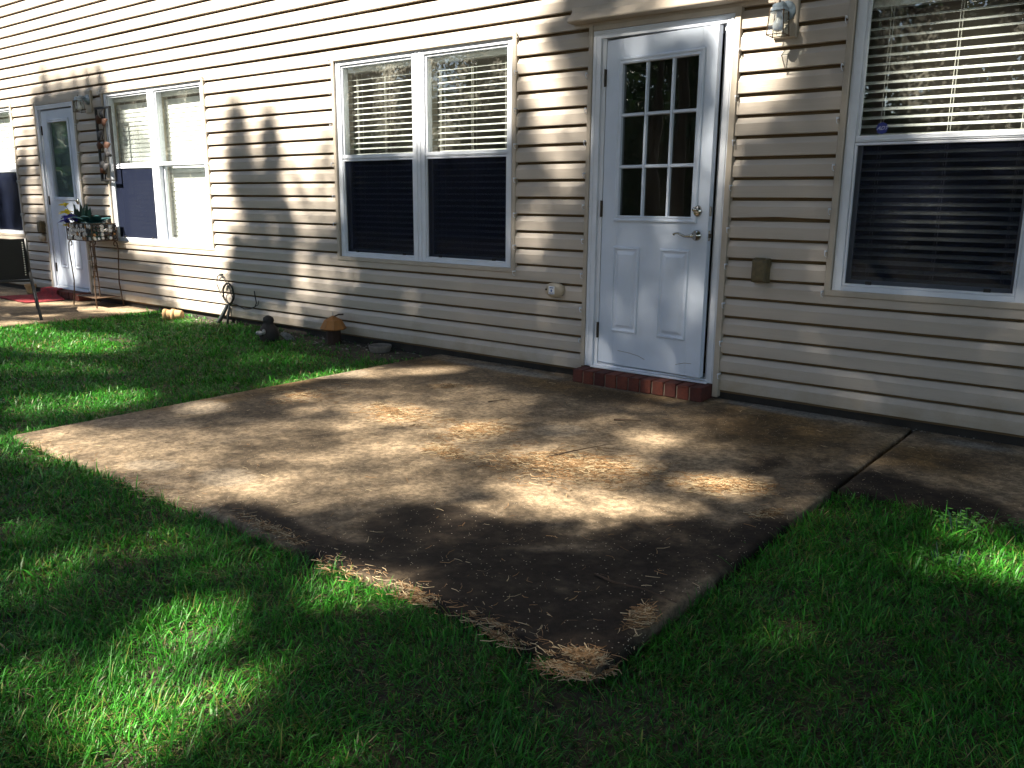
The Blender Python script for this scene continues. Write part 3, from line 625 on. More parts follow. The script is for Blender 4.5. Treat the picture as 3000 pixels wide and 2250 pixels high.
# --- doors
def door_set(x0, x1, ajar, nine):
    a, b = x0+.087, x1-.062         # opening
    m_ = MB()
    ring_p = [(0, .02), (0, -.030), (.004, -.034), (.026, -.034), (.030, -.030), (.032, -.026), (.054, -.024), (.057, -.020), (.057, .02)]
    # casing on three sides: run a closed moulding, its bottom hidden below the threshold
    for (xa, xb, za, zb, flip) in ((x0, x0+.058, .032, 2.145, 0), (x1-.045, x1, .032, 2.145, 0)):
        m_.box(xa, xb, -.030, .06, za, zb)
    m_.box(x0+.058, x1-.045, -.0295, .06, 2.098, 2.1445)
    m_.box(x0+.010, x0+.026, -.034, -.030, .033, 2.135); m_.box(x1-.020, x1-.008, -.034, -.030, .033, 2.135); m_.box(x0+.026, x1-.020, -.033, -.0295, 2.125, 2.137)
    m_.box(x0+.058, a, -.012, .13, .032, 2.098); m_.box(b, x1-.045, -.012, .13, .032, 2.098); m_.box(a, b, .052, .13, 2.075, 2.098); m_.box(a, a+.014, .05, .13, .06, 2.075); m_.box(b-.014, b, .05, .13, .06, 2.075)
    fr = hp(m_.build('door_frame', 'white_vinyl', bevel=.002))
    m_ = MB(); m_.box(x0-.030, x0-.001, -.038, .01, .03, 2.178); m_.box(x1+.001, x1+.036, -.037, .01, -.045, 2.178); m_.box(x0-.001, x1+.001, -.033, .01, 2.1465, 2.178)
    child(m_.build('trim', 'tan_trim', bevel=.003), fr)
    m_ = MB(); m_.box(a-.03, b+.03, -.055, .14, .030, .044); m_.box(a-.02, b+.02, -.030, .13, .044, .056); m_.box(a, b, -.002, .03, .056, .062); child(m_.build('threshold', 'white_vinyl', bevel=.003), fr)
    W = b-a-.006; h0, h1 = .067, 2.085
    m_ = MB(); gx0, gx1, gz0, gz1 = (.118, W-.100, 1.018, 1.948) if nine else (.15, W-.13, 1.10, 1.96)
    m_.box(0, gx0, 0, .044, h0, h1); m_.box(gx1, W, 0, .044, h0, h1); m_.box(gx0, gx1, 0.0, .044, h0, gz0); m_.box(gx0, gx1, 0.0, .044, gz1, h1)
    door = hp(m_.build('door', 'door_paint', bevel=.0015)); door.location = (a+.003, -.008, 0); door.rotation_euler = (0, 0, -ajar)
    m_ = MB(); ring(m_, gx0-.024, gx1+.024, gz0-.026, gz1+.024, [(0, .001), (0, -.009), (.004, -.013), (.012, -.014), (.016, -.010), (.024, -.009), (.030, -.013), (.036, -.010), (.037, .012)], cap=False)
    child(m_.build('glass_frame', 'door_paint'), door)
    px0, px1, pz0, pz1 = gx0+.013, gx1-.013, gz0+.011, gz1-.013
    if nine:
        pw = (px1-px0-.044)/3; ph = (pz1-pz0-.044)/3
        for i in range(2):
            xx = px0+pw*(i+1)+.022*i; m_ = MB(); m_.prism([(xx, .012), (xx+.004, -.004), (xx+.018, -.004), (xx+.022, .012)], 'z', pz0, pz1); child(m_.build('muntin', 'door_paint'), door)
            zz = pz0+ph*(i+1)+.022*i
            for j in range(3):
                xa = px0+(pw+.022)*j; m_ = MB(); m_.prism([(.012, zz), (-.005, zz+.004), (-.005, zz+.018), (.012, zz+.022)], 'x', xa-.001, xa+pw+.001); child(m_.build('muntin', 'door_paint'), door)
        for i in range(3):
            for j in range(3):
                xa, za = px0+(pw+.022)*i, pz0+(ph+.022)*j; child(MB().box(xa, xa+pw, .010, .014, za, za+ph).build('pane', 'door_glass'), door)
    else:
        child(MB().box(px0, px1, .010, .014, pz0, pz1).build('pane', 'pane_glass'), door)
        child(MB().box(px0, px1, .03, .034, pz0, pz1).build('shade', 'shade_cloth'), door)
    pp = [(0, .0), (.005, -.010), (.013, -.011), (.017, -.003), (.022, -.0012), (.030, -.0012), (.050, -.011), (.051, -.011)]
    for xa, xb in ((.098, .302), (W-.320, W-.112)) if nine else ((.13, .30), (W-.30, W-.13)):
        m_ = MB(); ring(m_, xa, xb, .283, .834, pp, y=-.0008); child(m_.build('door_panel', 'door_paint'), door)
    for z in (1.866, 1.068, .28):
        m_ = MB(); m_.tube([(-.006, -.007, z-.052), (-.006, -.007, z+.052)], .0068, 10); m_.box(-.010, .002, -.006, .030, z-.05, z+.05); child(m_.build('hinge', 'bronze'), door)
    # deadbolt with swivel cover, lever on a round rose, latch plates in the edge
    hx = W-.072; m_ = MB(); m_.lathe([(.030, 0), (.030, .006), (.024, .016), (.012, .020)], (hx, 0, 1.062), 'y', 20, (.92, 1.15)); m_.lathe([(.013, .016), (.013, .028), (.008, .032)], (hx-.01, 0, 1.072), 'y', 14)
    child(m_.build('deadbolt', 'nickel', smooth=True), door)
    m_ = MB(); m_.lathe([(.032, 0), (.032, .004), (.027, .012), (.014, .018), (.011, .045), (.013, .058), (.009, .064)], (hx, 0, .921), 'y', 24)
    m_.tube([(hx, -.054, .921), (hx-.022, -.058, .918), (hx-.045, -.058, .917), (hx-.07, -.056, .925), (hx-.095, -.054, .934), (hx-.115, -.053, .932), (hx-.126, -.053, .924)], [.010, .009, .008, .007, .006, .006, .0085], 10)
    child(m_.build('lever_handle', 'nickel', smooth=True), door)
    for z, l in ((1.062, .028), (.921, .030)):
        m_ = MB(); m_.box(W-.0005, W+.0015, .010, .034, z-l, z+l); child(m_.build('latch_plate', 'nickel'), door)
    m_ = MB(); m_.prism([(W, .014), (W+.012, .026), (W+.012, .030), (W, .030)], 'z', .909, .933); child(m_.build('latch_bolt', 'bronze'), door)
    if nine:
        m_ = MB()
        for q in ([(.16, -.0006, .16), (.25, -.0006, .155), (.32, -.0006, .145), (.37, -.0006, .128)], [(.60, -.0006, .128), (.66, -.0006, .145), (.71, -.0006, .148)]): m_.tube(q, .0013, 5)
        child(m_.build('scuff_mark', 'olive_box'), door)
    return fr, door
DF, DR = door_set(*DOORS[0], math.radians(5.3), True)
DF2, DR2 = door_set(*DOORS[1], 0.0, False)
for z in (1.95, 1.70, 1.46, 1.21, .97, .76, .53, .30, .10): clip(DF, DOORS[0][1]+.040, z, 1)
for z in (1.90, 1.69, 1.49, 1.29, 1.09, .87, .645, .42, .21): clip(DF, DOORS[0][0]-.034, z, -1)
for z in (1.9, 1.6, 1.3, 1.0, .7, .4): clip(DF2, DOORS[1][1]+.040, z, 1)
m_ = MB(); m_.prism([(.01, 2.196), (-.113, 2.199), (-.115, 2.208), (-.058, 2.262), (-.052, 2.292), (.01, 2.300)], 'x', -3.105, -1.868); hp(m_.build('door_hood', 'tan_trim', bevel=.002))
# conduit cover: thin seam at the foot of the wall handled by the boards themselves
# ------------------------------------------------------------------ brick steps
def brick_step(xl, label, nb=11):
    root = empty('brick_step', (xl+.465, -.09, SLAB)); tag(root, label, 'step', 'brick steps under the back doors')
    mv = []
    for c1, c2 in (((.15, .036, .02), (.07, .02, .014)), ((.10, .024, .016), (.05, .015, .012)), ((.19, .05, .026), (.10, .026, .018))):
        nm = 'brick_%d' % int(c1[0]*100)
        if nm not in MAT: mat(nm, c1, .92, col2=c2, vsc=26, bump=.8, bsc=80)
        mv.append(nm)
    bx = .93/nb; me = [MB().box(-bx/2+.0045, bx/2-.0045, -.085, .125, .0, .087).mesh('brick', q, bevel=.005) for q in mv]
    m_ = MB().box(-.455, .455, -.076, .12, .001, .079); child(m_.build('mortar', 'mortar', bevel=.004), root)
    for i in range(nb):
        o = link('brick', me[random.choice((0, 0, 1, 1, 2))], root, (-.465+bx*(i+.5), random.uniform(-.003, .003), random.uniform(0, .004))); o.rotation_euler = (random.uniform(-.01, .01), 0, random.uniform(-.012, .012))
    return root
brick_step(-2.96, 'low red brick step under the nine pane white door')
brick_step(-10.645, 'far brick step partly covered by the red mat')

# ------------------------------------------------------------------ blinds
def blind(x0, x1, tilt, label, group, top=2.165, bot=.68, y=.112, pitch=.0445):
    root = empty('window_blind', ((x0+x1)/2, y, bot)); tag(root, label, 'blind', group); w = (x1-x0)/2
    # one slat: gently crowned, 50 mm deep
    c, s_ = math.cos(tilt), math.sin(tilt); pr = []
    for t_, th in ((-.025, 0), (-.012, .0022), (0, .003), (.012, .0022), (.025, 0), (.025, -.0028), (.012, -.0006), (0, .0002), (-.012, -.0006), (-.025, -.0028)):
        pr.append((t_*c-th*s_, t_*s_+th*c))
    me = MB().prism(pr, 'x', -w, w).mesh('slat', 'blind')
    h = top-.07-bot; n = int(h/pitch)
    for i in range(n):
        o = link('slat', me, root, (random.uniform(-.002, .002), 0, .035+i*pitch+random.uniform(-.0012, .0012))); o.rotation_euler = (random.uniform(-.03, .03), random.uniform(-.0015, .0015), 0)
    child(MB().box(-w-.004, w+.004, -.034, .03, h+.005, h+.07).build('headrail', 'blind', bevel=.004), root)
    child(MB().box(-w, w, -.026, .026, .0, .018).build('bottom_rail', 'blind', bevel=.003), root)
    for k in (-.72, 0, .72):
        m_ = MB()
        for yy in (-.0275, .0275): m_.tube([(w*k, yy, .015), (w*k, yy, h+.01)], .0012, 5)
        m_.tube([(w*k+.014, -.029, .015), (w*k+.014, -.029, h+.01)], .0009, 5); child(m_.build('ladder_cord', 'blind_cord'), root)
    return root
TO = math.radians(15)
G1 = 'open slat blinds in the windows'; G2 = 'closed blinds in the far windows'
blind(-5.365, -4.495, TO, 'open white blind behind the left half of the middle window', G1)
blind(-4.470, -3.615, TO, 'open white blind behind the right half of the middle window', G1)
blind(-1.360, -.465, math.radians(21), 'bright open slat blind in the near window right of the nine pane door', G1)
blind(-.435, .450, math.radians(21), 'slat blind beyond the mullion at the right edge of the photo', G1)
blind(-9.050, -8.165, math.radians(77), 'closed white blind behind the screened left half of the far window', G2)
blind(-8.140, -7.256, math.radians(77), 'closed white blind behind the unscreened right half of the far window', G2)
blind(-12.22, -11.335, math.radians(77), 'closed blind in the window at the left edge of the photo', G2)
# ------------------------------------------------------------------ sticker on the pane
st = empty('window_sticker', (-1.207, .0145, 1.497)); tag(st, 'round dark blue security sticker low on the near window pane', 'sticker')
child(MB().lathe([(.0305, 0), (.0305, .0007)], (0, 0, 0), 'y', 8).build('disc', 'sticker_blue'), st)
fc = bpy.data.curves.new('letters', 'FONT'); fc.body = 'ADT'; fc.size = .026; fc.align_x = 'CENTER'; fc.align_y = 'CENTER'; fc.shear = .45; fc.offset = .0004; fc.extrude = .0002
fo = bpy.data.objects.new('letters', fc); COL.objects.link(fo); bpy.context.view_layer.update()
me = bpy.data.meshes.new_from_object(fo.evaluated_get(bpy.context.evaluated_depsgraph_get())); bpy.data.objects.remove(fo, do_unlink=True)
me.materials.clear(); me.materials.append(MAT['sticker_white']); o = link('letters', me, st, (0, -.0012, 0)); o.rotation_euler = (math.pi/2, 0, 0)

# ------------------------------------------------------------------ wall lanterns
def lantern(x, z, label):
    root = empty('wall_lantern', (x, -.026, z)); tag(root, label, 'wall lamp', 'lanterns beside the doors')
    m_ = MB(); ring(m_, -.062, .062, -.105, .125, [(0, .015), (0, -.012), (.006, -.018), (.016, -.018), (.018, -.014), (.02, -.014)]); child(m_.build('mounting_block', 'tan_trim'), root)
    m_ = MB(); m_.lathe([(.052, .014), (.052, .022), (.046, .030), (.026, .036), (.020, .05), (.012, .06)], (0, 0, .03), 'y', 28); child(m_.build('back_plate', 'pewter', smooth=True), root)
    m_ = MB(); m_.tube([(0, -.045, .035), (0, -.065, .052), (0, -.090, .054), (0, -.105, .045)], [.019, .017, .015, .016], 12); child(m_.build('arm', 'pewter', smooth=True), root)
    cy = -.118; rt, rb = .042, .050; ht, hb = .012, -.105
    m_ = MB(); m_.lathe([(.046, .0), (.050, .004), (.048, .012), (.040, .022), (.038, .034), (.030, .042), (.012, .047)], (0, cy, .008), 'z', 8); child(m_.build('cap', 'pewter'), root)
    child(MB().lathe([(.003, 0), (.006, .004), (.003, .009), (.005, .014), (.001, .02)], (0, cy, .054), 'z', 8).build('finial', 'bronze'), root)
    n = 4; top = [(rt*1.25*math.cos(a), cy+rt*1.25*math.sin(a), ht) for a in [math.pi/4+k*math.pi/2 for k in range(n)]]; bt = [(rb*1.25*math.cos(a), cy+rb*1.25*math.sin(a), hb) for a in [math.pi/4+k*math.pi/2 for k in range(n)]]
    m_ = MB()
    for k in range(n):
        m_.tube([top[k], bt[k]], .0030, 6); m_.tube([bt[k], bt[(k+1) % n]], .0026, 6); m_.tube([top[k], top[(k+1) % n]], .0026, 6); m_.lathe([(.004, -.004), (.005, 0), (.002, .004)], bt[k], 'z', 6)
    child(m_.build('cage', 'rust_brown'), root)
    for k in range(n):
        q = (k+1) % n; i_ = lambda p_: (p_[0]*.95, cy+(p_[1]-cy)*.95, p_[2]); child(MB().add([i_(bt[k]), i_(bt[q]), i_(top[q]), i_(top[k])], [(0, 1, 2, 3)]).build('glass_panel', 'lamp_glass'), root)
    child(MB().lathe([(.012, .0), (.014, -.02), (.013, -.03), (.026, -.055), (.029, -.075), (.022, -.093), (.006, -.1)], (0, cy, .012), 'z', 16).build('bulb', 'bulb', smooth=True), root)
    return root
lantern(-1.738, 2.085, 'blue grey wall lantern right of the nine pane door'); lantern(-9.345, 2.105, 'small wall lantern beside the far door')

# ------------------------------------------------------------------ boxes on the wall
def outlet(x, z, label):
    root = empty('outlet_box', (x, -.024, z)); tag(root, label, 'outlet', 'outdoor outlet boxes')
    child(MB().box(-.050, .050, -.012, .016, -.070, .070).build('base', 'olive_box', bevel=.006), root)
    m_ = MB(); ring(m_, -.045, .045, -.066, .066, [(0, -.012), (.002, -.045), (.010, -.058), (.020, -.060)]); child(m_.build('cover', 'olive_box', bevel=.003), root)
    child(MB().tube([(-.03, -.03, .069), (.03, -.03, .069)], .005, 8).build('hinge', 'olive_box'), root)
outlet(-1.776, .735, 'brown weatherproof outlet box right of the nine pane door'); outlet(-10.765, .755, 'olive outlet box left of the far door')
def oval(x, z, label, lab=True):
    root = empty('utility_cover', (x, -.022, z)); tag(root, label, 'utility cover', 'beige utility covers')
    child(MB().lathe([(.076, 0), (.077, .018), (.072, .030), (.058, .040), (.03, .045), (.002, .046)], (0, 0, 0), 'y', 32, (1, .68)).build('shell', 'beige_cover', smooth=True), root)
    if lab:
        m_ = MB(); m_.box(-.030, .018, -.0478, -.040, -.027, .027); l_ = child(m_.build('label', 'label_white', bevel=.002), root)
        m_ = MB(); m_.box(-.022, .010, -.0484, -.0479, .014, .020); m_.prism([(-.014, -.002), (.002, -.002), (-.006, .009)], 'y', -.0484, -.0479); m_.box(-.012, 0, -.0484, -.0479, -.010, -.0025)
        for k in range(2): m_.box(-.024, .012, -.0484, -.0479, -.018-.006*k, -.0155-.006*k)
        child(m_.build('print', 'label_blue'), l_)
        child(MB().lathe([(.007, .03), (.007, .046), (.004, .048)], (-.052, 0, .003), 'y', 12).build('screw', 'bronze'), root)
oval(-3.205, .522, 'beige oval utility cover with white label left of the nine pane door'); oval(-10.80, .625, 'round beige utility cover left of the far door', False)

# ------------------------------------------------------------------ metal wall art by the far window
ar = empty('wall_art', (-9.03, -.05, 1.28)); tag(ar, 'tall black framed metal leaf and flower art hung beside far window', 'wall art')
m_ = MB()
for a in ((-.155, -.135, 0, .765), (.135, .155, 0, .765)): m_.box(a[0], a[1], -.012, .012, a[2], a[3])
m_.box(-.135, .135, -.0115, .0115, 0, .02); m_.box(-.135, .135, -.0115, .0115, .745, .765); child(m_.build('frame', 'black_plastic', bevel=.002), ar)
child(MB().tube([(-.07, 0, .02), (-.05, -.01, .18), (.02, -.012, .32), (-.03, -.014, .45), (.03, -.012, .58), (.05, 0, .745)], .006, 8).build('stem', 'bronze', smooth=True), ar)
def petal_leaf(cx, cz, l, w, ang, matn, name, lift=.03):
    pts = []; nrow = 6
    for i in range(nrow):
        t_ = i/(nrow-1); ww = w*math.sin(math.pi*min(1, t_*1.02))**.8+.002
        for sgn, dy in ((-1, .008), (0, -.004), (1, .008)):
            u, v = t_*l, sgn*ww; pts.append((cx+u*math.cos(ang)-v*math.sin(ang), -.014-lift*math.sin(t_*math.pi)+dy, cz+u*math.sin(ang)+v*math.cos(ang)))
    f = [(i*3+j, i*3+j+1, i*3+j+4, i*3+j+3) for i in range(nrow-1) for j in range(2)]; m2 = MB().add(pts, f); b = len(pts); m2.add([(x, y+.002, z) for x, y, z in pts], [tuple(reversed(q)) for q in f]); child(m2.build(name, matn, smooth=True, fix=False), ar)
for q in ((-.02, .60, .13, .045, 2.5, 'art_copper'), (.0, .57, .12, .04, .6, 'art_copper'), (-.02, .53, .13, .035, 4.0, 'art_grey'), (.02, .63, .11, .035, 1.5, 'art_grey'), (-.04, .36, .12, .04, 2.9, 'art_copper'), (.02, .36, .13, .035, 5.3, 'art_grey'), (.0, .34, .12, .045, .4, 'art_copper'), (.02, .25, .15, .035, 1.1, 'art_grey'), (-.02, .2, .13, .04, 3.6, 'art_grey'), (-.06, .12, .12, .035, .5, 'art_grey'), (-.05, .08, .1, .03, 2.3, 'art_copper'), (.03, .3, .1, .03, 5.9, 'art_grey')): petal_leaf(*q, 'metal_leaf')

# ------------------------------------------------------------------ planter stand with flowers at the far door
sd = empty('planter_stand', (-9.22, -.20, SLAB)); tag(sd, 'rusty wire plant stand with pebble basket beside far door', 'plant stand')
ZB0, ZB1 = .715, .895
def scroll(x, y, sx):
    q = []
    for i in range(15): a = i/14*1.55*math.pi; r_ = .045*(1-i/14*.72); q.append((x+sx*(-.045+r_*math.cos(a)), y, ZB0-.045+r_*math.sin(a)))
    return q
for sx in (-1, 1):
    for sy in (-1, 1):
        x, y = sx*.27, sy*.13; m_ = MB()
        path = [(x+sx*.0, y, ZB0-.045), (x+sx*.012, y, .60), (x-sx*.012, y, .44), (x-sx*.04, y*1.03, .27), (x-sx*.03, y*1.1, .12), (x-sx*.01, y*1.15, 0)]
        m_.tube(path, .0068, 8); m_.tube(scroll(x, y, sx), .0064, 8); child(m_.build('leg', 'rust_brown', smooth=True), sd)
m_ = MB()
for z in (ZB0, ZB1):
    c4 = [(-.275, -.135, z), (.275, -.135, z), (.275, .135, z), (-.275, .135, z)]
    for k in range(4): m_.tube([c4[k], c4[(k+1) % 4]], .005, 6)
for c in ((-.275, -.135), (.275, -.135), (.275, .135), (-.275, .135)): m_.tube([(c[0], c[1], ZB0), (c[0], c[1], ZB1)], .005, 6)
child(m_.build('basket_frame', 'rust_brown'), sd)
rp = random.Random(4)
peb = {k: MB().lathe([(.012, -.004), (.026, 0), (.012, .004)], (0, 0, 0), 'y', 8, (1, 1)).mesh('pebble', k, smooth=True) for k in ('pebble_white', 'pebble_dark', 'pebble_amber')}
for f_ in range(4):
    for i in range(11 if f_ < 2 else 6):
        for j in range(4):
            k = rp.choices(['pebble_white', 'pebble_dark', 'pebble_amber'], [5, 4, 1])[0]; u = ((i+.5+.4*(j % 2))/11.6-.5)*.54 if f_ < 2 else ((i+.5)/6-.5)*.26; z = ZB0+.024+j*.043+rp.uniform(-.006, .006)
            o = link('pebble', peb[k], sd, (u, -.135 if f_ == 0 else .135, z) if f_ < 2 else ((-.275 if f_ == 2 else .275), u, z)); o.scale = (rp.uniform(.7, 1.15), 1, rp.uniform(.6, 1.1)); o.rotation_euler = (0, rp.uniform(0, 3), 0 if f_ < 2 else math.pi/2)
m_ = MB().box(-.24, .24, -.13, .13, .10, .106); child(m_.build('shelf', 'rust_brown'), sd)
m_ = MB()
for k in range(5): m_.tube([(.06+.0*k, -.05, .11+.09*k), (.15, -.05, .11+.09*k)], .004, 6)
m_.tube([(.06, -.05, .10), (.04, -.05, ZB0)], .0055, 6); m_.tube([(.15, -.05, .10), (.13, -.05, ZB0)], .0055, 6); child(m_.build('ladder_brace', 'rust_brown'), sd)
# teal pot sits in the basket; the flowers stand in it
tp = empty('flower_pot', (-9.16, -.20, SLAB+ZB0+.005)); tag(tp, 'dark teal pot with pointed foil leaves in wire stand', 'pot')
child(MB().lathe([(.085, 0), (.10, .06), (.118, .17), (.122, .19), (.108, .19), (.095, .17), (.085, .12), (.02, .11)], (0, 0, 0), 'z', 20).build('bowl', 'teal_pot', smooth=True), tp)
def blade(m_, p0, d, l, w, droop):
    d = Vector(d).normalized(); sd_ = d.cross(Vector((0, 0, 1))); sd_ = sd_.normalized() if sd_.length > .01 else Vector((1, 0, 0)); vs_ = []
    for i in range(6):
        t_ = i/5; c = Vector(p0)+d*l*t_+Vector((d.x, d.y, 0))*droop*l*t_*t_*.6-Vector((0, 0, 1))*droop*l*t_*t_; ww = w*math.sin(math.pi*(.12+.88*t_))**.7
        vs_ += [c-sd_*ww, c+Vector((0, 0, ww*.3)), c+sd_*ww]
    m_.add(vs_, [(i*3+j, i*3+j+1, i*3+j+4, i*3+j+3) for i in range(5) for j in range(2)])
m_ = MB()
for a, l, w in ((-.3, .34, .06), (.5, .26, .055), (1.6, .24, .06), (2.9, .22, .05), (4.4, .28, .06), (5.4, .32, .06)): blade(m_, (0, 0, .15), (math.cos(a), math.sin(a), .9), l, w, .35)
child(m_.build('foil_leaf', 'teal_pot', smooth=True, fix=False), tp)
fl = empty('flower_bunch', (-9.45, -.20, SLAB+ZB0+.02)); tag(fl, 'artificial yellow and blue flowers with dark leaves in wire stand', 'flowers')
m_ = MB()
for k in range(30): a = rp.uniform(0, 6.28); blade(m_, (rp.uniform(-.05, .12), rp.uniform(-.05, .05), .02), (math.cos(a)*.35+.1, math.sin(a)*.35, 1.5), rp.uniform(.28, .46), rp.uniform(.014, .026), rp.uniform(.05, .35))
child(m_.build('leaves', 'leaf_dark', smooth=True, fix=False), fl)
def bloom(c, r_, matn, n, drop=0.):
    m2 = MB(); c = Vector(c)
    for k in range(n):
        a = 2*math.pi*k/n; blade(m2, c, (math.cos(a), math.sin(a)*.8-.3, .55+.3*(k % 2)-drop), r_, r_*.42, .5)
    m2.lathe([(.002, -.012), (r_*.3, 0), (r_*.25, r_*.4), (r_*.1, r_*.45)], c, 'z', 8); child(m2.build('bloom', matn, smooth=True, fix=False), fl)
for c, r_, mm, n, dr in (((-.19, -.06, .345), .052, 'petal_yellow', 7, 0), ((-.145, -.07, .27), .062, 'petal_yellow', 8, .3), ((-.02, -.08, .20), .032, 'petal_yellow', 6, 0), ((-.07, -.10, .135), .045, 'petal_yellow', 7, .2), ((-.22, -.05, .18), .06, 'petal_blue', 6, .5), ((-.10, -.06, .215), .075, 'petal_blue', 7, .2), ((-.01, -.05, .19), .06, 'petal_blue', 6, .2), ((.05, -.06, .21), .05, 'petal_blue', 6, .1)):
    bloom(c, r_*1.25, mm, n, dr)
m_ = MB()
for c in ((-.19, -.06, .34), (-.145, -.07, .26), (-.22, -.05, .17), (-.1, -.06, .2), (-.02, -.08, .19), (.05, -.06, .2)): m_.tube([(0, 0, .02), (c[0]*.5, c[1]*.5, c[2]*.7), c], .003, 6)
child(m_.build('stems', 'leaf_dark'), fl)

# ------------------------------------------------------------------ doormat, chair, pots, cable, ornaments
mt = MB(); prof = [(-.62, .010), (-.45, .009), (-.33, .010), (-.235, .012), (-.200, .055), (-.192, .098), (-.15, .104), (-.085, .103)]
nx = 20; vs_ = []
for i in range(nx):
    u = i/(nx-1)
    for y, z in prof:
        xx = (-10.78+.86*u+.18*(1-(y+.62)/.55)*(-.1)) if y < -.21 else (-10.63+.42*u); r_ = .004*math.sin(u*21+y*9)
        vs_.append((xx+(.10*(y+.24) if y < -.2 else 0), y-.03*u*(y < -.3), SLAB+z+r_))
k = len(prof); f = [(i*k+j, (i+1)*k+j, (i+1)*k+j+1, i*k+j+1) for i in range(nx-1) for j in range(k-1)]; mt.add(vs_, f); b = len(vs_); mt.add([(x, y, z-.006) for x, y, z in vs_], [tuple(reversed(q)) for q in f])
mo = mt.build('door_mat', 'red_mat', fix=False, smooth=True); tag(mo, 'red doormat draped from the far brick step onto the slab', 'doormat')

ch = empty('patio_chair', (-9.036, -1.197, SLAB), math.radians(67.7)); tag(ch, 'black mesh patio chair cut off by the left edge of photo', 'chair')
# its back is turned to the camera; sling of fine mesh between two tubes, rear legs splayed backwards
def sling(x0, x1, pts, name):
    vs_ = []; n = 9
    for i in range(n):
        u = i/(n-1); sag = .018*math.sin(u*math.pi)
        for y, z in pts: vs_.append((x0+(x1-x0)*u, y+sag*.6, z-sag*.3))
    k = len(pts); f = [(i*k+j, (i+1)*k+j, (i+1)*k+j+1, i*k+j+1) for i in range(n-1) for j in range(k-1)]; m2 = MB().add(vs_, f); m2.add([(x, y+.003, z) for x, y, z in vs_], [tuple(reversed(q)) for q in f]); child(m2.build(name, 'sling', smooth=True, fix=False), ch)
BK = [(.02, .36), (.0, .46), (-.03, .60), (-.06, .765)]
sling(-.36, .22, BK, 'backrest'); sling(-.35, .21, [(.03, .385), (.25, .37), (.48, .395)], 'seat')
for x in (-.36, .22):
    sg = .02 if x > 0 else -.02
    child(MB().tube([(x, BK[3][0], BK[3][1]), (x, -.03, .60), (x, 0, .46), (x, .03, .385), (x, .25, .372), (x, .50, .395)], .013, 10).build('side_rail', 'chair_frame', smooth=True), ch)
    child(MB().tube([(x, .01, .46), (x+sg*1.2, -.20, .24), (x+sg*2.6, -.46, .0)], .014, 10).build('leg', 'chair_frame', smooth=True), ch)
    child(MB().tube([(x, .44, .39), (x+sg, .50, .2), (x+sg*2, .54, .0)], .014, 10).build('leg', 'chair_frame', smooth=True), ch)
child(MB().tube([(-.36, .0, .345), (.22, .0, .345)], .012, 10).build('crossbar', 'chair_frame'), ch)
hm = MB()
for i in range(15): t_ = i/14; hm.box(.180, .190, -.062*t_**1.3-.006, -.062*t_**1.3-.002, .40+i*.023, .410+i*.023)
child(hm.build('lacing', 'blind_cord'), ch)

def pot_mesh(s_): return MB().lathe([(.052*s_, 0), (.060*s_, .02*s_), (.074*s_, .10*s_), (.074*s_, .102*s_), (.084*s_, .104*s_), (.086*s_, .142*s_), (.078*s_, .144*s_), (.070*s_, .10*s_), (.05*s_, .02*s_), (.01, .018*s_)], (0, 0, 0), 'z', 24).mesh('clay_pot', 'terracotta', smooth=True)
pm = pot_mesh(.72)
for i, (x, y, lab) in enumerate(((-7.625, -.155, 'tan clay pot lying nested behind the other by the wall'), (-7.685, -.205, 'tan clay pot tipped over with its mouth toward the lawn'))):
    o = link('clay_pot', pm, None, (x, y, -.085+.058)); o.rotation_euler = (math.radians(93), math.radians(0), math.radians(-52)); tag(o, lab, 'pot', 'tipped clay pots by the wall')
o = link('clay_pot', pot_mesh(.8), None, (-10.98, -.16, SLAB)); tag(o, 'small tan pot by the wall behind the black chair', 'pot')

cb = empty('coiled_cable', (-7.0, -.03, .12)); tag(cb, 'black cable coiled on the wall above a dark conduit', 'cable')
def loop(cx, cz, rx, rz, turns, r_, ph=0., dy=.0, rot=0.):
    q = []
    for i in range(int(40*turns)+1):
        a = ph+2*math.pi*i/40; u, v = rx*math.cos(a), rz*math.sin(a); q.append((cx+u*math.cos(rot)-v*math.sin(rot), -.012+dy-.006*math.sin(i*.35), cz+u*math.sin(rot)+v*math.cos(rot)))
    return MB().tube(q, r_, 6)
for k in range(4): child(loop(.012+.004*k, .098+.003*k, .082+.004*(k % 2), .098-.003*(k % 3), 1, .0042, k, -.004*k).build('coil', 'cable', smooth=True), cb)
m_ = MB().tube([(.06, -.02, .0), (-.03, -.02, .02), (-.11, -.018, .09), (-.165, -.016, .18), (-.155, -.014, .25), (-.11, -.012, .275), (-.07, -.012, .27), (-.01, -.015, .20), (.05, -.018, .14), (.09, -.02, .06), (.06, -.022, .01), (.14, -.02, .005), (.26, -.02, -.025), (.36, -.02, -.015), (.43, -.02, .01), (.455, -.02, .045), (.435, -.016, .10), (.42, -.012, .155)], .0046, 8); child(m_.build('cable_run', 'cable', smooth=True), cb)
child(MB().tube([(.43, -.02, .01), (.475, -.02, .03), (.49, -.018, .07)], .0035, 6).build('cable_end', 'cable'), cb)
child(MB().tube([(-.01, -.02, -.01), (-.07, -.03, -.10), (-.16, -.05, -.22)], [.017, .02, .021], 12).build('conduit', 'conduit', smooth=True), cb)
child(MB().tube([(.02, -.015, -.01), (.0, -.02, -.08), (-.01, -.03, -.19)], [.010, .011, .011], 10).build('conduit_stub', 'conduit', smooth=True), cb)
child(MB().box(-.115, -.085, -.02, .02, .262, .285).build('wall_clip', 'conduit', bevel=.003), cb)

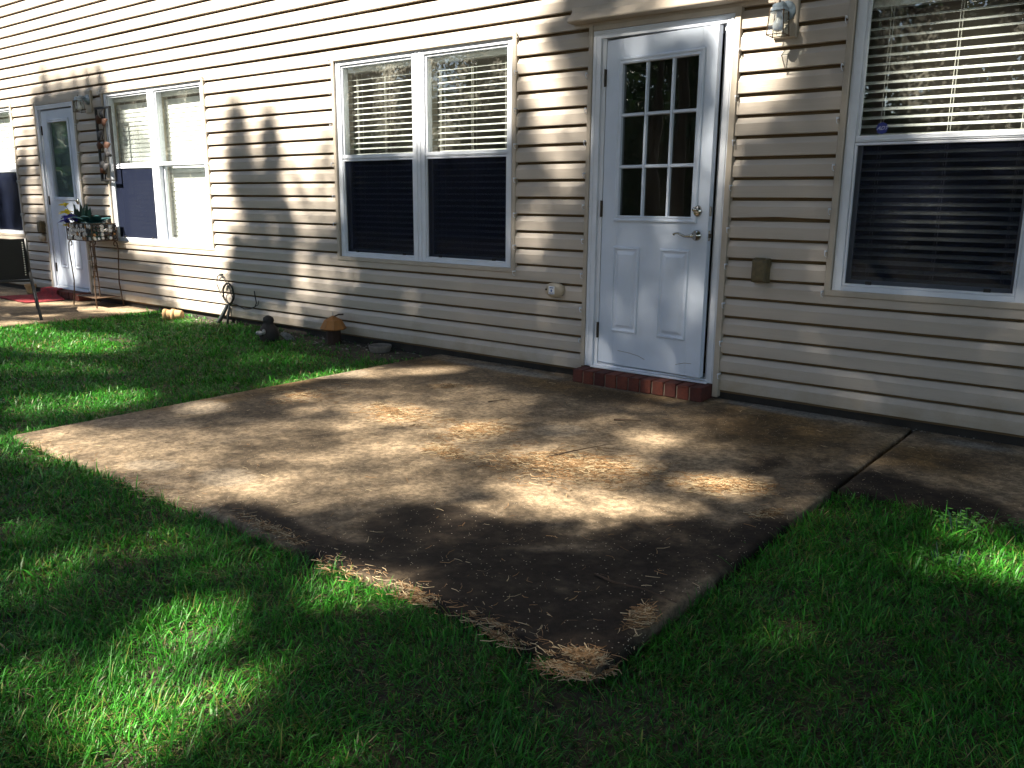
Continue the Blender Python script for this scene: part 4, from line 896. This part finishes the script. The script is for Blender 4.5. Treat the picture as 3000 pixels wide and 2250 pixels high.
og = empty('garden_ornament', (-5.365, -.15, -.10)); og.scale = (.86, .86, .97); tag(og, 'wooden garden ornament with orange faceted roof on dark post', 'ornament')
child(MB().lathe([(.075, 0), (.072, .1), (.070, .2), (.066, .205)], (0, 0, 0), 'z', 8).build('post', 'dark_wood', bevel=.003), og)
for k in range(8):
    a0, a1 = 2*math.pi*k/8+.2, 2*math.pi*(k+1)/8+.17; p_ = lambda a, r_, z: (r_*math.cos(a), r_*math.sin(a), z)
    m_ = MB(); m_.add([p_(a0, .128, .165), p_(a1, .128, .165), p_(a1, .085, .235), p_(a0, .085, .235), p_((a0+a1)/2, .004, .275), p_(a0, .118, .155), p_(a1, .118, .155)], [(0, 1, 2, 3), (3, 2, 4), (0, 5, 6, 1), (5, 4, 6)]); child(m_.build('roof_shingle', 'orange_wood', fix=False), og)
child(MB().tube([(0, 0, .262), (.06, .02, .285), (.125, .02, .292)], .007, 6).build('perch', 'dark_wood'), og)
child(MB().tube([(0, 0, .27), (0, 0, .305)], .005, 6).build('finial', 'shell_white'), og)

dk = empty('garden_figure', (-5.955, -.36, -.095)); tag(dk, 'squat dark stone garden figure in the grass by the wall', 'figurine')
child(MB().lathe([(.075, 0), (.088, .03), (.092, .075), (.080, .12), (.055, .15), (.045, .165), (.052, .185), (.048, .21), (.02, .228), (.004, .232)], (0, 0, 0), 'z', 16, (1.0, .85)).build('body', 'stone_dark', smooth=True), dk)
child(MB().lathe([(.03, 0), (.034, .02), (.028, .03), (.004, .034)], (-.02, -.068, .085), 'y', 12, (1.2, .6)).build('face_plate', 'shell_white', smooth=True), dk)
child(MB().lathe([(.02, 0), (.024, .012), (.004, .02)], (.03, -.066, .10), 'y', 12, (.7, 1)).build('ear', 'shell_white', smooth=True), dk)
m_ = MB()
for i in range(7):
    a = -1.2+2.4*i/6
vs_ = [(0, 0, 0)]+[(.085*math.sin(-1.1+2.2*i/10), -.018*math.cos((i-5)/5*1.3)-.008*(i % 2), .085*math.cos(-1.1+2.2*i/10)) for i in range(11)]
m_.add(vs_, [(0, i, i+1) for i in range(1, 11)]); m_.add([(x, y+.006, z) for x, y, z in vs_], [(0, i+1, i) for i in range(1, 11)])
so_ = m_.build('sea_shell', 'shell_white', fix=False); so_.location = (-5.845, -.26, -.085); so_.rotation_euler = (.25, .35, .5); tag(so_, 'white fan shaped shell beside the dark garden figure', 'shell')
m_ = MB().lathe([(.070, -.10), (.085, -.03), (.094, .0), (.092, .008), (.082, .008), (.078, -.01), (.06, -.06), (.01, -.07)], (0, 0, 0), 'z', 28)
ro = m_.build('sunken_pot', 'ring_rim', smooth=True); ro.location = (-4.83, -.13, -.035); tag(ro, 'round pot rim sunk in the soil beside the patio', 'pot')
# ------------------------------------------------------------------ pine straw and litter
def needles(P_, ang, ln, wd_, z0, lift, col, seed):
    # thin bowed strips lying about flat: 3 cross rows each
    r = np.random.default_rng(seed); n = len(P_); d = np.stack([np.cos(ang), np.sin(ang)], 1); q = np.stack([-d[:, 1], d[:, 0]], 1); bow = r.normal(0, .14, n)*ln
    V = np.zeros((n, 6, 3)); tz = r.normal(0, .18, n)*ln*.25
    for k, t_ in enumerate((-.5, 0., .5)):
        c = P_+d*(t_*ln)[:, None]+q*(bow*(1-4*t_*t_))[:, None]; w_ = wd_*(1. if k < 2 else .35)
        V[:, 2*k, :2] = c-q*(w_/2)[:, None]; V[:, 2*k+1, :2] = c+q*(w_/2)[:, None]
        zz = z0+lift+np.abs(tz*t_)+.001; V[:, 2*k, 2] = zz; V[:, 2*k+1, 2] = zz+wd_*.5
    i = (np.arange(n)*6)[:, None]; idx = (i+np.array([0, 1, 3, 2, 2, 3, 5, 4])).reshape(-1)
    return V.reshape(-1, 3), np.full(2*n, 4), idx, np.repeat(np.concatenate([col, np.ones((n, 1))], 1), 6, 0)
def straw_col(n, r):
    c = np.array([.31, .19, .095])*(.2+1.1*r.random((n, 1)))*np.array([1, .95, .9]); pale = r.random(n) < .34; c[pale] = np.array([.46, .36, .22])*(.7+.5*r.random((pale.sum(), 1))); return c
LB = ['thin drift of pale straw near the left lawn edge of patio', 'tawny straw drift in the middle of the patio', 'straw drift just right of the middle one on the patio', 'small clump of straw below the middle drifts', 'largest drift of pine straw on the patio', 'sunlit straw pile near the right edge of patio', 'sparse straw nearest the house wall on patio', 'loose straw at the right slab edge by the grass', 'thick straw spilling over the front corner of patio', 'bristly straw tuft on the right edge by front corner', 'straw line along the left part of the front slab edge', 'straw wisp along the middle of the front slab edge', 'straw wisp on front slab edge near the corner']
DN = [650, 1300, 1600, 560, 4300, 1600, 300, 300, 700, 260, 300, 220, 160]
for k, e in enumerate(PILES):
    r = np.random.default_rng(100+k); n = DN[k]
    rad = np.abs(r.normal(0, .68, n)); a = r.random(n)*2*math.pi; keep = rad < 1.7; rad, a = rad[keep], a[keep]; n = len(rad)
    ox, oy = rad*np.cos(a), rad*np.sin(a); P_ = np.stack([e[0]+ox*e[2]+oy*e[4], e[1]+ox*e[3]+oy*e[5]], 1)
    nz = .6*noise2(P_[:, 0]+20, P_[:, 1]+20, 5., 60+k, 3)+.4*noise2(P_[:, 0]+20, P_[:, 1]+20, 16., 80+k, 2); kp = r.random(n) < sstep(.36, .58, nz+.16*(1-rad)); P_ = P_[kp]; rad = rad[kp]; n = len(P_)
    onslab = (P_[:, 1] > -3.03) & (P_[:, 0] < -.995+.03*(P_[:, 1]+3.03)); z0 = np.where(onslab, SLAB, np.maximum(h_ground(P_[:, 0], P_[:, 1])+.02, -.09))
    lift = r.random(n)*.010*np.clip(1.2-rad, .06, 1)
    V, s_, idx, C = needles(P_, r.normal(0, .8, n)+(.3 if k < 8 else 0)+r.integers(0, 2, n)*math.pi*.35, r.uniform(.02, .062, n), r.uniform(.0013, .0030, n), z0, lift, straw_col(n, r), k)
    tag(link('pine_straw', np_mesh('pine_straw', V, s_, idx, 'straw', C)), LB[k], 'straw', 'drifts of pine straw', 'stuff')
r = np.random.default_rng(55); n = 900; P_ = np.stack([r.uniform(-4.3, -.95, n), -3.02+3.0*r.random(n)**1.8], 1)
P_ = np.concatenate([P_, np.stack([r.uniform(-.9, 2, 110), r.uniform(-1.15, -.05, 110)], 1)]); n = len(P_)
V, s_, idx, C = needles(P_, r.random(n)*6.28, r.uniform(.012, .055, n), r.uniform(.0012, .0026, n), SLAB+.002, r.random(n)*.003, straw_col(n, r)*1.15, 9)
tag(link('pine_needles', np_mesh('pine_needles', V, s_, idx, 'straw', C)), 'single pine needles scattered over the concrete', 'needles', kind='stuff')
# dead grass and straw caught along the slab edges
def fringe(ax, ay, bx_, by_, n, seed, lab):
    r = np.random.default_rng(seed); t_ = r.random(n); nz = noise2(t_*abs(bx_-ax+by_-ay)+30, t_*0+seed, 5., seed, 3); kp = r.random(n) < sstep(.38, .62, nz); t_ = t_[kp]; n = len(t_)
    off = r.normal(-.012, .03, n); dx, dy = bx_-ax, by_-ay; l_ = math.hypot(dx, dy); P_ = np.stack([ax+dx*t_-dy/l_*off, ay+dy*t_+dx/l_*off], 1)
    V, s_, idx, C = needles(P_, math.atan2(dy, dx)+r.normal(0, .7, n), r.uniform(.012, .05, n), r.uniform(.0009, .0022, n), np.where(off > 0, SLAB, -.068), r.random(n)*.014, np.clip(straw_col(n, r)*1.1, 0, .6), seed)
    tag(link('dead_grass', np_mesh('dead_grass', V, s_, idx, 'straw', C)), lab, 'dead grass', 'dead grass along the slab edges', 'stuff')
fringe(-4.2, -3.035, -.995, -3.035, 800, 21, 'tan dead grass caught along the front edge of the patio'); fringe(-4.33, -.2, -4.45, -2.6, 260, 23, 'dead grass along the left edge of the patio')
# litter and gravel where the slab meets the foundation, and dead leaves in the soil strip
n = 900; vs_, fs = [], []
m_ = MB()
for i in range(420):
    if i < 240: x, y = r.uniform(-4.3, 2.5), -abs(r.normal(0, .03))+.005; z = SLAB
    else: x, y = r.uniform(-8.2, -4.4), -abs(r.normal(0, .16))+.0; z = float(h_ground(x, y))
    if -3.0 < x < -2.0 and y > -.2: continue
    sz = r.uniform(.003, .008) if i < 240 else r.uniform(.006, .02); a = r.random()*6.28; hh = sz*r.uniform(.2, .6)
    q = [(x+sz*math.cos(a+k*1.57)*(1 if k % 2 else .55), y+sz*math.sin(a+k*1.57)*(1 if k % 2 else .55)) for k in range(4)]
    m_.add([(*p_, z+.001) for p_ in q]+[(x, y, z+hh+.002)], [(0, 1, 4), (1, 2, 4), (2, 3, 4), (3, 0, 4)])
tag(m_.build('litter', 'debris', fix=False), 'crumbs of leaf litter along the foot of the wall', 'litter', kind='stuff')
def twig(pts, r_, lab):
    o = MB().tube(pts, [r_*(1-.6*i/(len(pts)-1)) for i in range(len(pts))], 6).build('twig', 'twig'); tag(o, lab, 'twig', 'fallen twigs on the patio')
twig([(-1.285, -2.575, SLAB+.004), (-1.2, -2.60, SLAB+.010), (-1.10, -2.585, SLAB+.012), (-.985, -2.60, SLAB+.010)], .0042, 'long thin twig near the front corner of the patio')
twig([(-2.12, -1.66, SLAB+.006), (-2.06, -1.52, SLAB+.016), (-2.0, -1.33, SLAB+.012)], .004, 'thin twig lying across the largest straw drift')
twig([(-2.23, -.86, SLAB+.004), (-2.15, -.83, SLAB+.01), (-2.10, -.79, SLAB+.006)], .005, 'short dark twig on the concrete below the brick step')
twig([(-3.02, -.98, SLAB+.004), (-2.98, -.90, SLAB+.009), (-2.96, -.84, SLAB+.005)], .003, 'tiny twig left of the short dark one on the concrete')

# ------------------------------------------------------------------ grass
def grass():
    r = np.random.default_rng(3); n = 2500000
    x = r.uniform(-13.5, 3.2, n); y = r.uniform(-5.3, .02, n)
    dx, dy = x, y+4.708; fwd = dx*F.x+dy*F.y; ct = dx*R0.x+dy*R0.y; dist = np.hypot(dx, dy)
    vis = (fwd > .7) & (np.abs(ct) < fwd*.78+.5) & (dist > 1.15)
    inP = (x > -4.46+.04*(y+3.03)) & (x < -.985+.03*(y+3.03)) & (y > -3.04); inS = (x > -.93) & (y > -1.21); inN = (x < -8.43) & (y > -3.0)
    edge = np.full(n, 9.)
    for ax, ay, bx_, by_ in ((-4.45, -3.03, -.995, -3.03), (-.995, -3.03, -.93, -1.2), (-.93, -1.2, 3.2, -1.2), (-4.45, -3.03, -4.33, 0)):
        L2 = (bx_-ax)**2+(by_-ay)**2; t_ = np.clip(((x-ax)*(bx_-ax)+(y-ay)*(by_-ay))/L2, 0, 1); edge = np.minimum(edge, np.hypot(x-ax-t_*(bx_-ax), y-ay-t_*(by_-ay)))
    rho = np.clip((2.3/np.maximum(dist, .5))**1.15, .11, 1.)
    cl = noise2(x+60, y+60, 7., 5, 3); big = noise2(x+60, y+60, 1.1, 15, 3)
    bare = 1-.93*np.exp(-(((x+7.32)/.35)**2+((y+.10)/.16)**2))-.8*np.exp(-(((x+7.0)/.28)**2+((y+1.15)/.12)**2))-.9*np.exp(-(((x+4.85)/.55)**2+((y+.30)/.35)**2))
    bare = bare*np.where((y > -.42) & (x > -6.2), np.clip((-y-.12)/.35, .08, 1), np.where(y > -.14, .5, 1.)); bare = bare*(1-.75*np.exp(-(((x+1.0)/.16)**2+((y+3.12)/.10)**2)))
    keep = vis & ~inP & ~inS & ~inN & (r.random(n) < rho*np.clip(bare, 0, 1)*(.45+.9*cl))
    x, y, dist, cl, big, edge = x[keep], y[keep], dist[keep], cl[keep], big[keep], edge[keep]; n = len(x)
    near = np.clip(dist/2.3, 1., 4.5)
    L = r.gamma(9., 1/9., n)*.033*(.6+.85*cl)*(.8+.4*big)*(1+.25*np.exp(-(edge/.06)**2)); long_ = r.random(n) < .05; L[long_] *= r.uniform(1.3, 1.9, long_.sum())
    W = r.uniform(.0012, .0030, n)*near**.8; broad = r.random(n) < .12; W[broad] *= 1.8; a = r.random(n)*2*math.pi; lean = np.clip(r.normal(.72, .38, n), .02, 1.5); bend = r.uniform(.1, 1.3, n)
    flow = noise2(x+10, y+10, 3., 77, 2)*6.28*2; a = np.where(r.random(n) < .2, flow, a)
    d = np.stack([np.cos(a), np.sin(a)], 1); q = np.stack([-d[:, 1], d[:, 0]], 1); z = h_ground(x, y)
    tw = r.normal(0, .5, n)
    h = r.random(n); base = np.stack([.024+.055*h, .20+.18*h, .014+.016*h], 1)*(.6+.6*big[:, None])*(.35+.95*r.random((n, 1)))
    yel = r.random(n) < .05+.14*(big > .62); base[yel] = np.array([.20, .24, .05])*(.5+.8*r.random((yel.sum(), 1))); dead = (r.random(n) < .045); lean = np.where(dead, lean+.6, lean); base[dead] = np.array([.32, .25, .13])*(.4+.9*r.random((dead.sum(), 1)))
    VV, SS, II, CC = [], [], [], []; off = 0
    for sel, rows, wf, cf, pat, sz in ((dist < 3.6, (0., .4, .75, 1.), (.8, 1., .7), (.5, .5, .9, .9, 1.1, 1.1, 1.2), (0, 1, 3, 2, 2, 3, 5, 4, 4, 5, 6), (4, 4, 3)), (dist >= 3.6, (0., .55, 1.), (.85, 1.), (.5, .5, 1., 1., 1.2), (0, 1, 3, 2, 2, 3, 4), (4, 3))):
        m_ = int(sel.sum()); nv = 2*len(wf)+1; V = np.zeros((m_, nv, 3)); ln, be, l_ = lean[sel], bend[sel], L[sel]
        for k, t_ in enumerate(rows):
            g_ = np.clip(ln*.8+be*t_*.55, 0, 1.75); c = np.stack([x[sel]+d[sel, 0]*l_*t_*np.sin(g_), y[sel]+d[sel, 1]*l_*t_*np.sin(g_), z[sel]+np.maximum(l_*t_*np.cos(g_), .002)], 1)
            if k == len(rows)-1: V[:, nv-1] = c
            else: w_ = W[sel]*wf[k]*.5; qq = np.stack([q[sel, 0], q[sel, 1], tw[sel]*.6], 1); V[:, 2*k] = c-qq*w_[:, None]; V[:, 2*k+1] = c+qq*w_[:, None]
        VV.append(V.reshape(-1, 3)); SS.append(np.tile(sz, m_)); II.append(((np.arange(m_)*nv)[:, None]+np.array(pat)+off).reshape(-1)); off += m_*nv
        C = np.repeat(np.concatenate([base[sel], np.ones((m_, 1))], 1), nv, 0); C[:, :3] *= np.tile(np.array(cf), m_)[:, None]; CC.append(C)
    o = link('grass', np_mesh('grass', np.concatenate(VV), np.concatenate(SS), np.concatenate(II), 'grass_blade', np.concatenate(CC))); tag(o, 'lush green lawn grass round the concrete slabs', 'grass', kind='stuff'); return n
NB = grass()
def weed(x, y, n, s_, lab):
    root = empty('weed', (x, y, float(h_ground(x, y)))); tag(root, lab, 'weed', 'leafy weeds in the right lawn'); rr = random.Random(int(x*100)); cols = []
    m_ = MB()
    for k in range(n):
        a = rr.uniform(0, 6.28); bx_, by_ = rr.uniform(-.1, .1)*s_, rr.uniform(-.08, .08)*s_; hz = rr.uniform(.06, .11)*s_
        for j in range(4): blade(m_, (bx_, by_, hz-.012*j), (math.cos(a+j*1.7), math.sin(a+j*1.7), .25), rr.uniform(.022, .036)*s_, .007*s_, .2)
    me = m_.mesh('leaves', 'grass_blade', fix=False); ca = me.color_attributes.new('tint', 'FLOAT_COLOR', 'POINT'); ca.data.foreach_set('color', np.tile([.06, .19, .035, 1.], len(me.vertices)).astype(np.float32)); link('leaves', me, root)
    m_ = MB()
    for k in range(n): bx_, by_ = rr.uniform(-.1, .1)*s_, rr.uniform(-.08, .08)*s_; m_.tube([(bx_*.6, by_*.6, 0), (bx_, by_, .09*s_)], .0016, 5)
    child(m_.build('stems', 'leaf_dark'), root)
weed(-.43, -1.36, 14, .8, 'leafy weed clump in the grass by the sidewalk edge'); weed(-.42, -1.72, 8, .7, 'pale leafy weed in the lawn in front of the sidewalk'); weed(-.22, -1.30, 8, .8, 'leafy weed hanging over the sidewalk edge at the right')

# ------------------------------------------------------------------ trees behind the viewer: they shade the yard and show in the glass
def light_at(px_, py, onw):
    # how much sun a spot on the wall (X,z) or the ground (X,y) gets
    ins = np.zeros(len(px_), bool); n = len(LITPOLY)
    for i in range(n):
        (xa, ya), (xb, yb) = LITPOLY[i], LITPOLY[(i+1) % n]
        if ya != yb: c = ((ya > py) != (yb > py)) & (px_ < (xb-xa)*(py-ya)/(yb-ya)+xa); ins ^= c
    T = np.where(onw, np.where(ins | (py > 3.3), 1., .005), .005)
    for e in DAP:
        sel = onw if e[0][0] == 'W' else ~onw; d = ell((px_, py), e[1:7]); w_ = (1-sstep(.75, 1.2, d))*sel
        if e[0][1] == 'L': T = np.maximum(T, e[7]*w_)
        else: T = np.where(w_ > 0, T*(1-w_)+np.minimum(T, e[7])*w_, T)
    return T
def leaf_cards(Pn, size, r, flat=.5):
    n = len(Pn); a = r.normal(size=(n, 3)); a /= np.linalg.norm(a, axis=1)[:, None]; b = np.cross(a, r.normal(size=(n, 3))); b /= np.linalg.norm(b, axis=1)[:, None]
    l = (size*r.uniform(.6, 1.3, n))[:, None]; w_ = l*.42
    V = np.stack([Pn-a*l, Pn+b*w_, Pn+a*l, Pn-b*w_], 1); return V.reshape(-1, 3), np.full(n, 4), np.arange(4*n)
def crown_cols(n, r): return np.repeat(np.concatenate([np.stack([.035+.03*r.random(n), .075+.05*r.random(n), .022+.015*r.random(n)], 1), np.ones((n, 1))], 1), 4, 0)
def trunk_mesh(h, r0, cz0, cr, seed, nl=14):
    rr = random.Random(seed); m_ = MB(); pts = [(0, 0, -.25)]; x = y = 0.
    for i in range(1, 9): x += rr.uniform(-.08, .08); y += rr.uniform(-.08, .08); pts.append((x, y, h*i/8))
    m_.tube(pts, [r0*1.25]+[r0*(1-.85*i/8) for i in range(1, 9)], 12)
    for k in range(nl):
        z = cz0*.8+(h*.96-cz0*.8)*k/nl; i = min(7, int(z/h*8)); bx_, by_ = pts[i][0], pts[i][1]; a = k*2.4+rr.uniform(-.4, .4); l = cr*rr.uniform(.6, .95)*(1-.5*(k/nl)); up = rr.uniform(.0, .35)
        m_.tube([(bx_, by_, z), (bx_+math.cos(a)*l*.5, by_+math.sin(a)*l*.5, z+l*up*.5), (bx_+math.cos(a)*l, by_+math.sin(a)*l, z+l*up*.7)], [r0*.28, r0*.18, r0*.05], 6)
    return m_.mesh('trunk', 'bark', smooth=True)
NEAR = [(x_-1.67, y_-4.5, t_+4.7, b_+4.6, c_+.3) for x_, y_, t_, b_, c_ in [(-17.6, -9.6, 10.6, 3.6, 2.0), (-15.0, -8.6, 10.9, 3.4, 2.0), (-12.6, -10.2, 11.0, 3.6, 2.1), (-10.3, -8.4, 10.4, 3.4, 2.1), (-8.0, -10.0, 12.2, 3.4, 2.2), (-5.7, -8.6, 13.2, 3.4, 2.2), (-3.3, -9.9, 13.8, 3.4, 2.2), (-.9, -8.6, 13.6, 3.2, 2.2), (1.5, -9.8, 13.4, 3.4, 2.2)]]
TL = 'tall leafy tree behind the viewer whose shade falls on the yard'
# the canopy is grown leaf by leaf: every leaf hangs somewhere along the sun ray of the spot it shades
CS = .09; rc = np.random.default_rng(5); cand = []
for (xa, xb, ya, yb, onw) in ((-17., 4.5, SLAB, 3.3, True), (-16., 4.5, -6.2, 0., False)):
    gx, gy = np.meshgrid(np.arange(xa, xb, CS), np.arange(ya, yb, CS), indexing='ij'); gx = gx.ravel(); gy = gy.ravel()
    T = light_at(gx+CS/2, gy+CS/2, np.full(len(gx), onw)); nz = noise2(gx+40, gy+40, 2.2, 91, 3); mid = np.clip(4*T*(1-T), 0, 1)
    T = np.clip(T*(1+mid*(.9*(nz-.5))), 0, 1)
    fine = (T > .08); ls = np.where(fine, .045, .09)       # thin sprays of small leaves where the light is broken, big ones in deep shade
    want = -np.log(np.clip(T, .003, 1))*.69*CS*CS/(ls*ls*.42*.95); cnt = (want+rc.random(len(want))).astype(int); i = np.repeat(np.arange(len(gx)), cnt); n = len(i)
    hx, hy = gx[i]+rc.random(n)*CS, gy[i]+rc.random(n)*CS; yl = rc.uniform(-15.8, -11.8, n); t_ = (0. if onw else hy)-yl; z0 = hy if onw else SLAB
    cand.append(np.stack([hx-SUN.x/SUN.y*t_, yl, z0-SUN.z/SUN.y*t_, ls[i]], 1))
cand = np.concatenate(cand); tk = np.array([(q[0], q[1]) for q in NEAR]); jit = rc.normal(0, .45, (len(cand), 2))
own = np.argmin(((cand[:, None, :2]+jit[:, None, :]-tk[None])**2).sum(-1), 1); print('leaves', len(cand))
for k, (tx, ty, top, bot, cr) in enumerate(NEAR):
    r = np.random.default_rng(900+k); root = empty('shade_tree', (tx, ty, -.1)); tag(root, TL, 'tree', 'shade trees behind the viewer')
    link('trunk', trunk_mesh(9.2, .19, bot*.75, cr*.7, k), root)
    Pn = cand[own == k][:, :3]-np.array([tx, ty, -.1]); V, s_, idx = leaf_cards(Pn, cand[own == k][:, 3], r)
    link('crown', np_mesh('crown', V, s_, idx, 'foliage', crown_cols(len(Pn), r)), root)
# added unseen oaks block overhead sky to darken ground, clear of visible sun rays
SKY_BLOCK = [(4.6, -4.2, 14.5, 8.8), (-15.8, -5.8, 15.0, 10.0), (6.4, -8.8, 15.0, 8.0), (-4.5, -18.0, 18.5, 7.0)]
OL = ['added unseen oak right of the yard, blocks sky over the patio', 'added unseen oak left of the yard, blocks sky over the lawn', 'added unseen oak behind the right corner of the yard, blocks sky', 'added unseen oak behind the middle of the yard, blocks sky']
for k, (tx, ty, top, cr) in enumerate(SKY_BLOCK):
    r = np.random.default_rng(700+k); root = empty('sky_block_tree', (tx, ty, -.1)); tag(root, OL[k], 'tree'); link('trunk', trunk_mesh(top*.8, .3, 5.5, cr*(.25 if k == 1 else .5), 70+k, 6 if k == 1 else 12), root)
    n = 100000; cz = 4.2+(top-4.2)*r.random(n)**.7; q = np.sqrt(np.clip(1-((cz-(top*.62))/(top*.45))**2, .05, 1)); rad = cr*q*np.sqrt(r.random(n)); a = r.random(n)*6.28; X, Y, Z = tx+rad*np.cos(a), ty+rad*np.sin(a), cz-.1
    clump = noise2(X*1.0+50+Z*.7, Y*1.0+50-Z*.5, .8, 300+k, 2); hit = Z+SUN.z/SUN.y*(-Y); hx = X+SUN.x/SUN.y*(-Y); gxx = X+SUN.x/SUN.y*(Z/(-SUN.z/SUN.y))
    ok = ((hit > 3.55) | (np.where(hit > SLAB, hx, gxx) > 1.6)) & (Y < -.4) & (clump > .36)
    Pn = np.stack([X-tx, Y-ty, Z+.1], 1)[ok]; V, s_, idx = leaf_cards(Pn, np.full(len(Pn), .18), r); link('crown', np_mesh('crown', V, s_, idx, 'foliage', crown_cols(len(Pn), r)), root)
def wood_crown(seed, h, bot, cr):
    r = np.random.default_rng(seed); nb = 46; V = []
    cz = bot+(h-bot)*r.random(nb)**.8; ca = r.random(nb)*6.28; rr = cr*(1-.6*(cz-bot)/(h-bot))*np.sqrt(r.random(nb)); C0 = np.stack([rr*np.cos(ca), rr*np.sin(ca), cz], 1)
    Pn = np.concatenate([c+r.normal(0, 1, (130, 3))*np.array([.55, .55, .38]) for c in C0]); V, s_, idx = leaf_cards(Pn, np.full(len(Pn), .16), r); return np_mesh('crown', V, s_, idx, 'foliage', crown_cols(len(Pn), r))
WC = [(wood_crown(1, 11, 1.2, 2.6), trunk_mesh(10.5, .2, 1.5, 2.2, 51)), (wood_crown(2, 12.5, 4.2, 2.3), trunk_mesh(12, .17, 4.5, 2, 52)), (wood_crown(3, 8, .5, 2.4), trunk_mesh(7.5, .15, 1, 2, 53))]
rw = random.Random(12)
for k in range(26):
    cr_, tr_ = WC[k % 3]; x = -42+k*2.1+rw.uniform(-.8, .8); y = -25-rw.uniform(0, 8); root = empty('woodland_tree', (x, y, -.1), rw.uniform(0, 6.28)); root.scale = (1, 1, rw.uniform(.85, 1.1))
    tag(root, 'woodland tree at the back of the yard, mirrored dark in the panes', 'tree', 'woodland edge behind the viewer'); link('trunk', tr_, root); link('crown', cr_, root)
for k in range(9):
    cr_, tr_ = WC[k % 3]; root = empty('woodland_tree', (-31-rw.uniform(0, 9), -3.5-k*1.9, -.1), rw.uniform(0, 6.28)); tag(root, 'woodland tree far along the left side of the yard', 'tree', 'woodland along the left side'); link('trunk', tr_, root); link('crown', cr_, root)
UC = wood_crown(4, 3.4, .1, 1.9)
for k in range(8):
    root = empty('understory_shrub', (-29-rw.uniform(0, 2), -3.0-k*2.2, -.1), rw.uniform(0, 6.28)); tag(root, 'dense shrub far along the left side of the yard', 'shrub', 'shrubs along the left side'); link('foliage', UC, root)
for k in range(20):
    root = empty('understory_shrub', (-40+k*2.3+rw.uniform(-.6, .6), -21.5-rw.uniform(0, 2), -.1), rw.uniform(0, 6.28)); tag(root, 'dense understory shrub along the woodland edge behind the viewer', 'shrub', 'shrubs along the woodland edge')
    link('foliage', UC, root)
print('grass blades', NB)
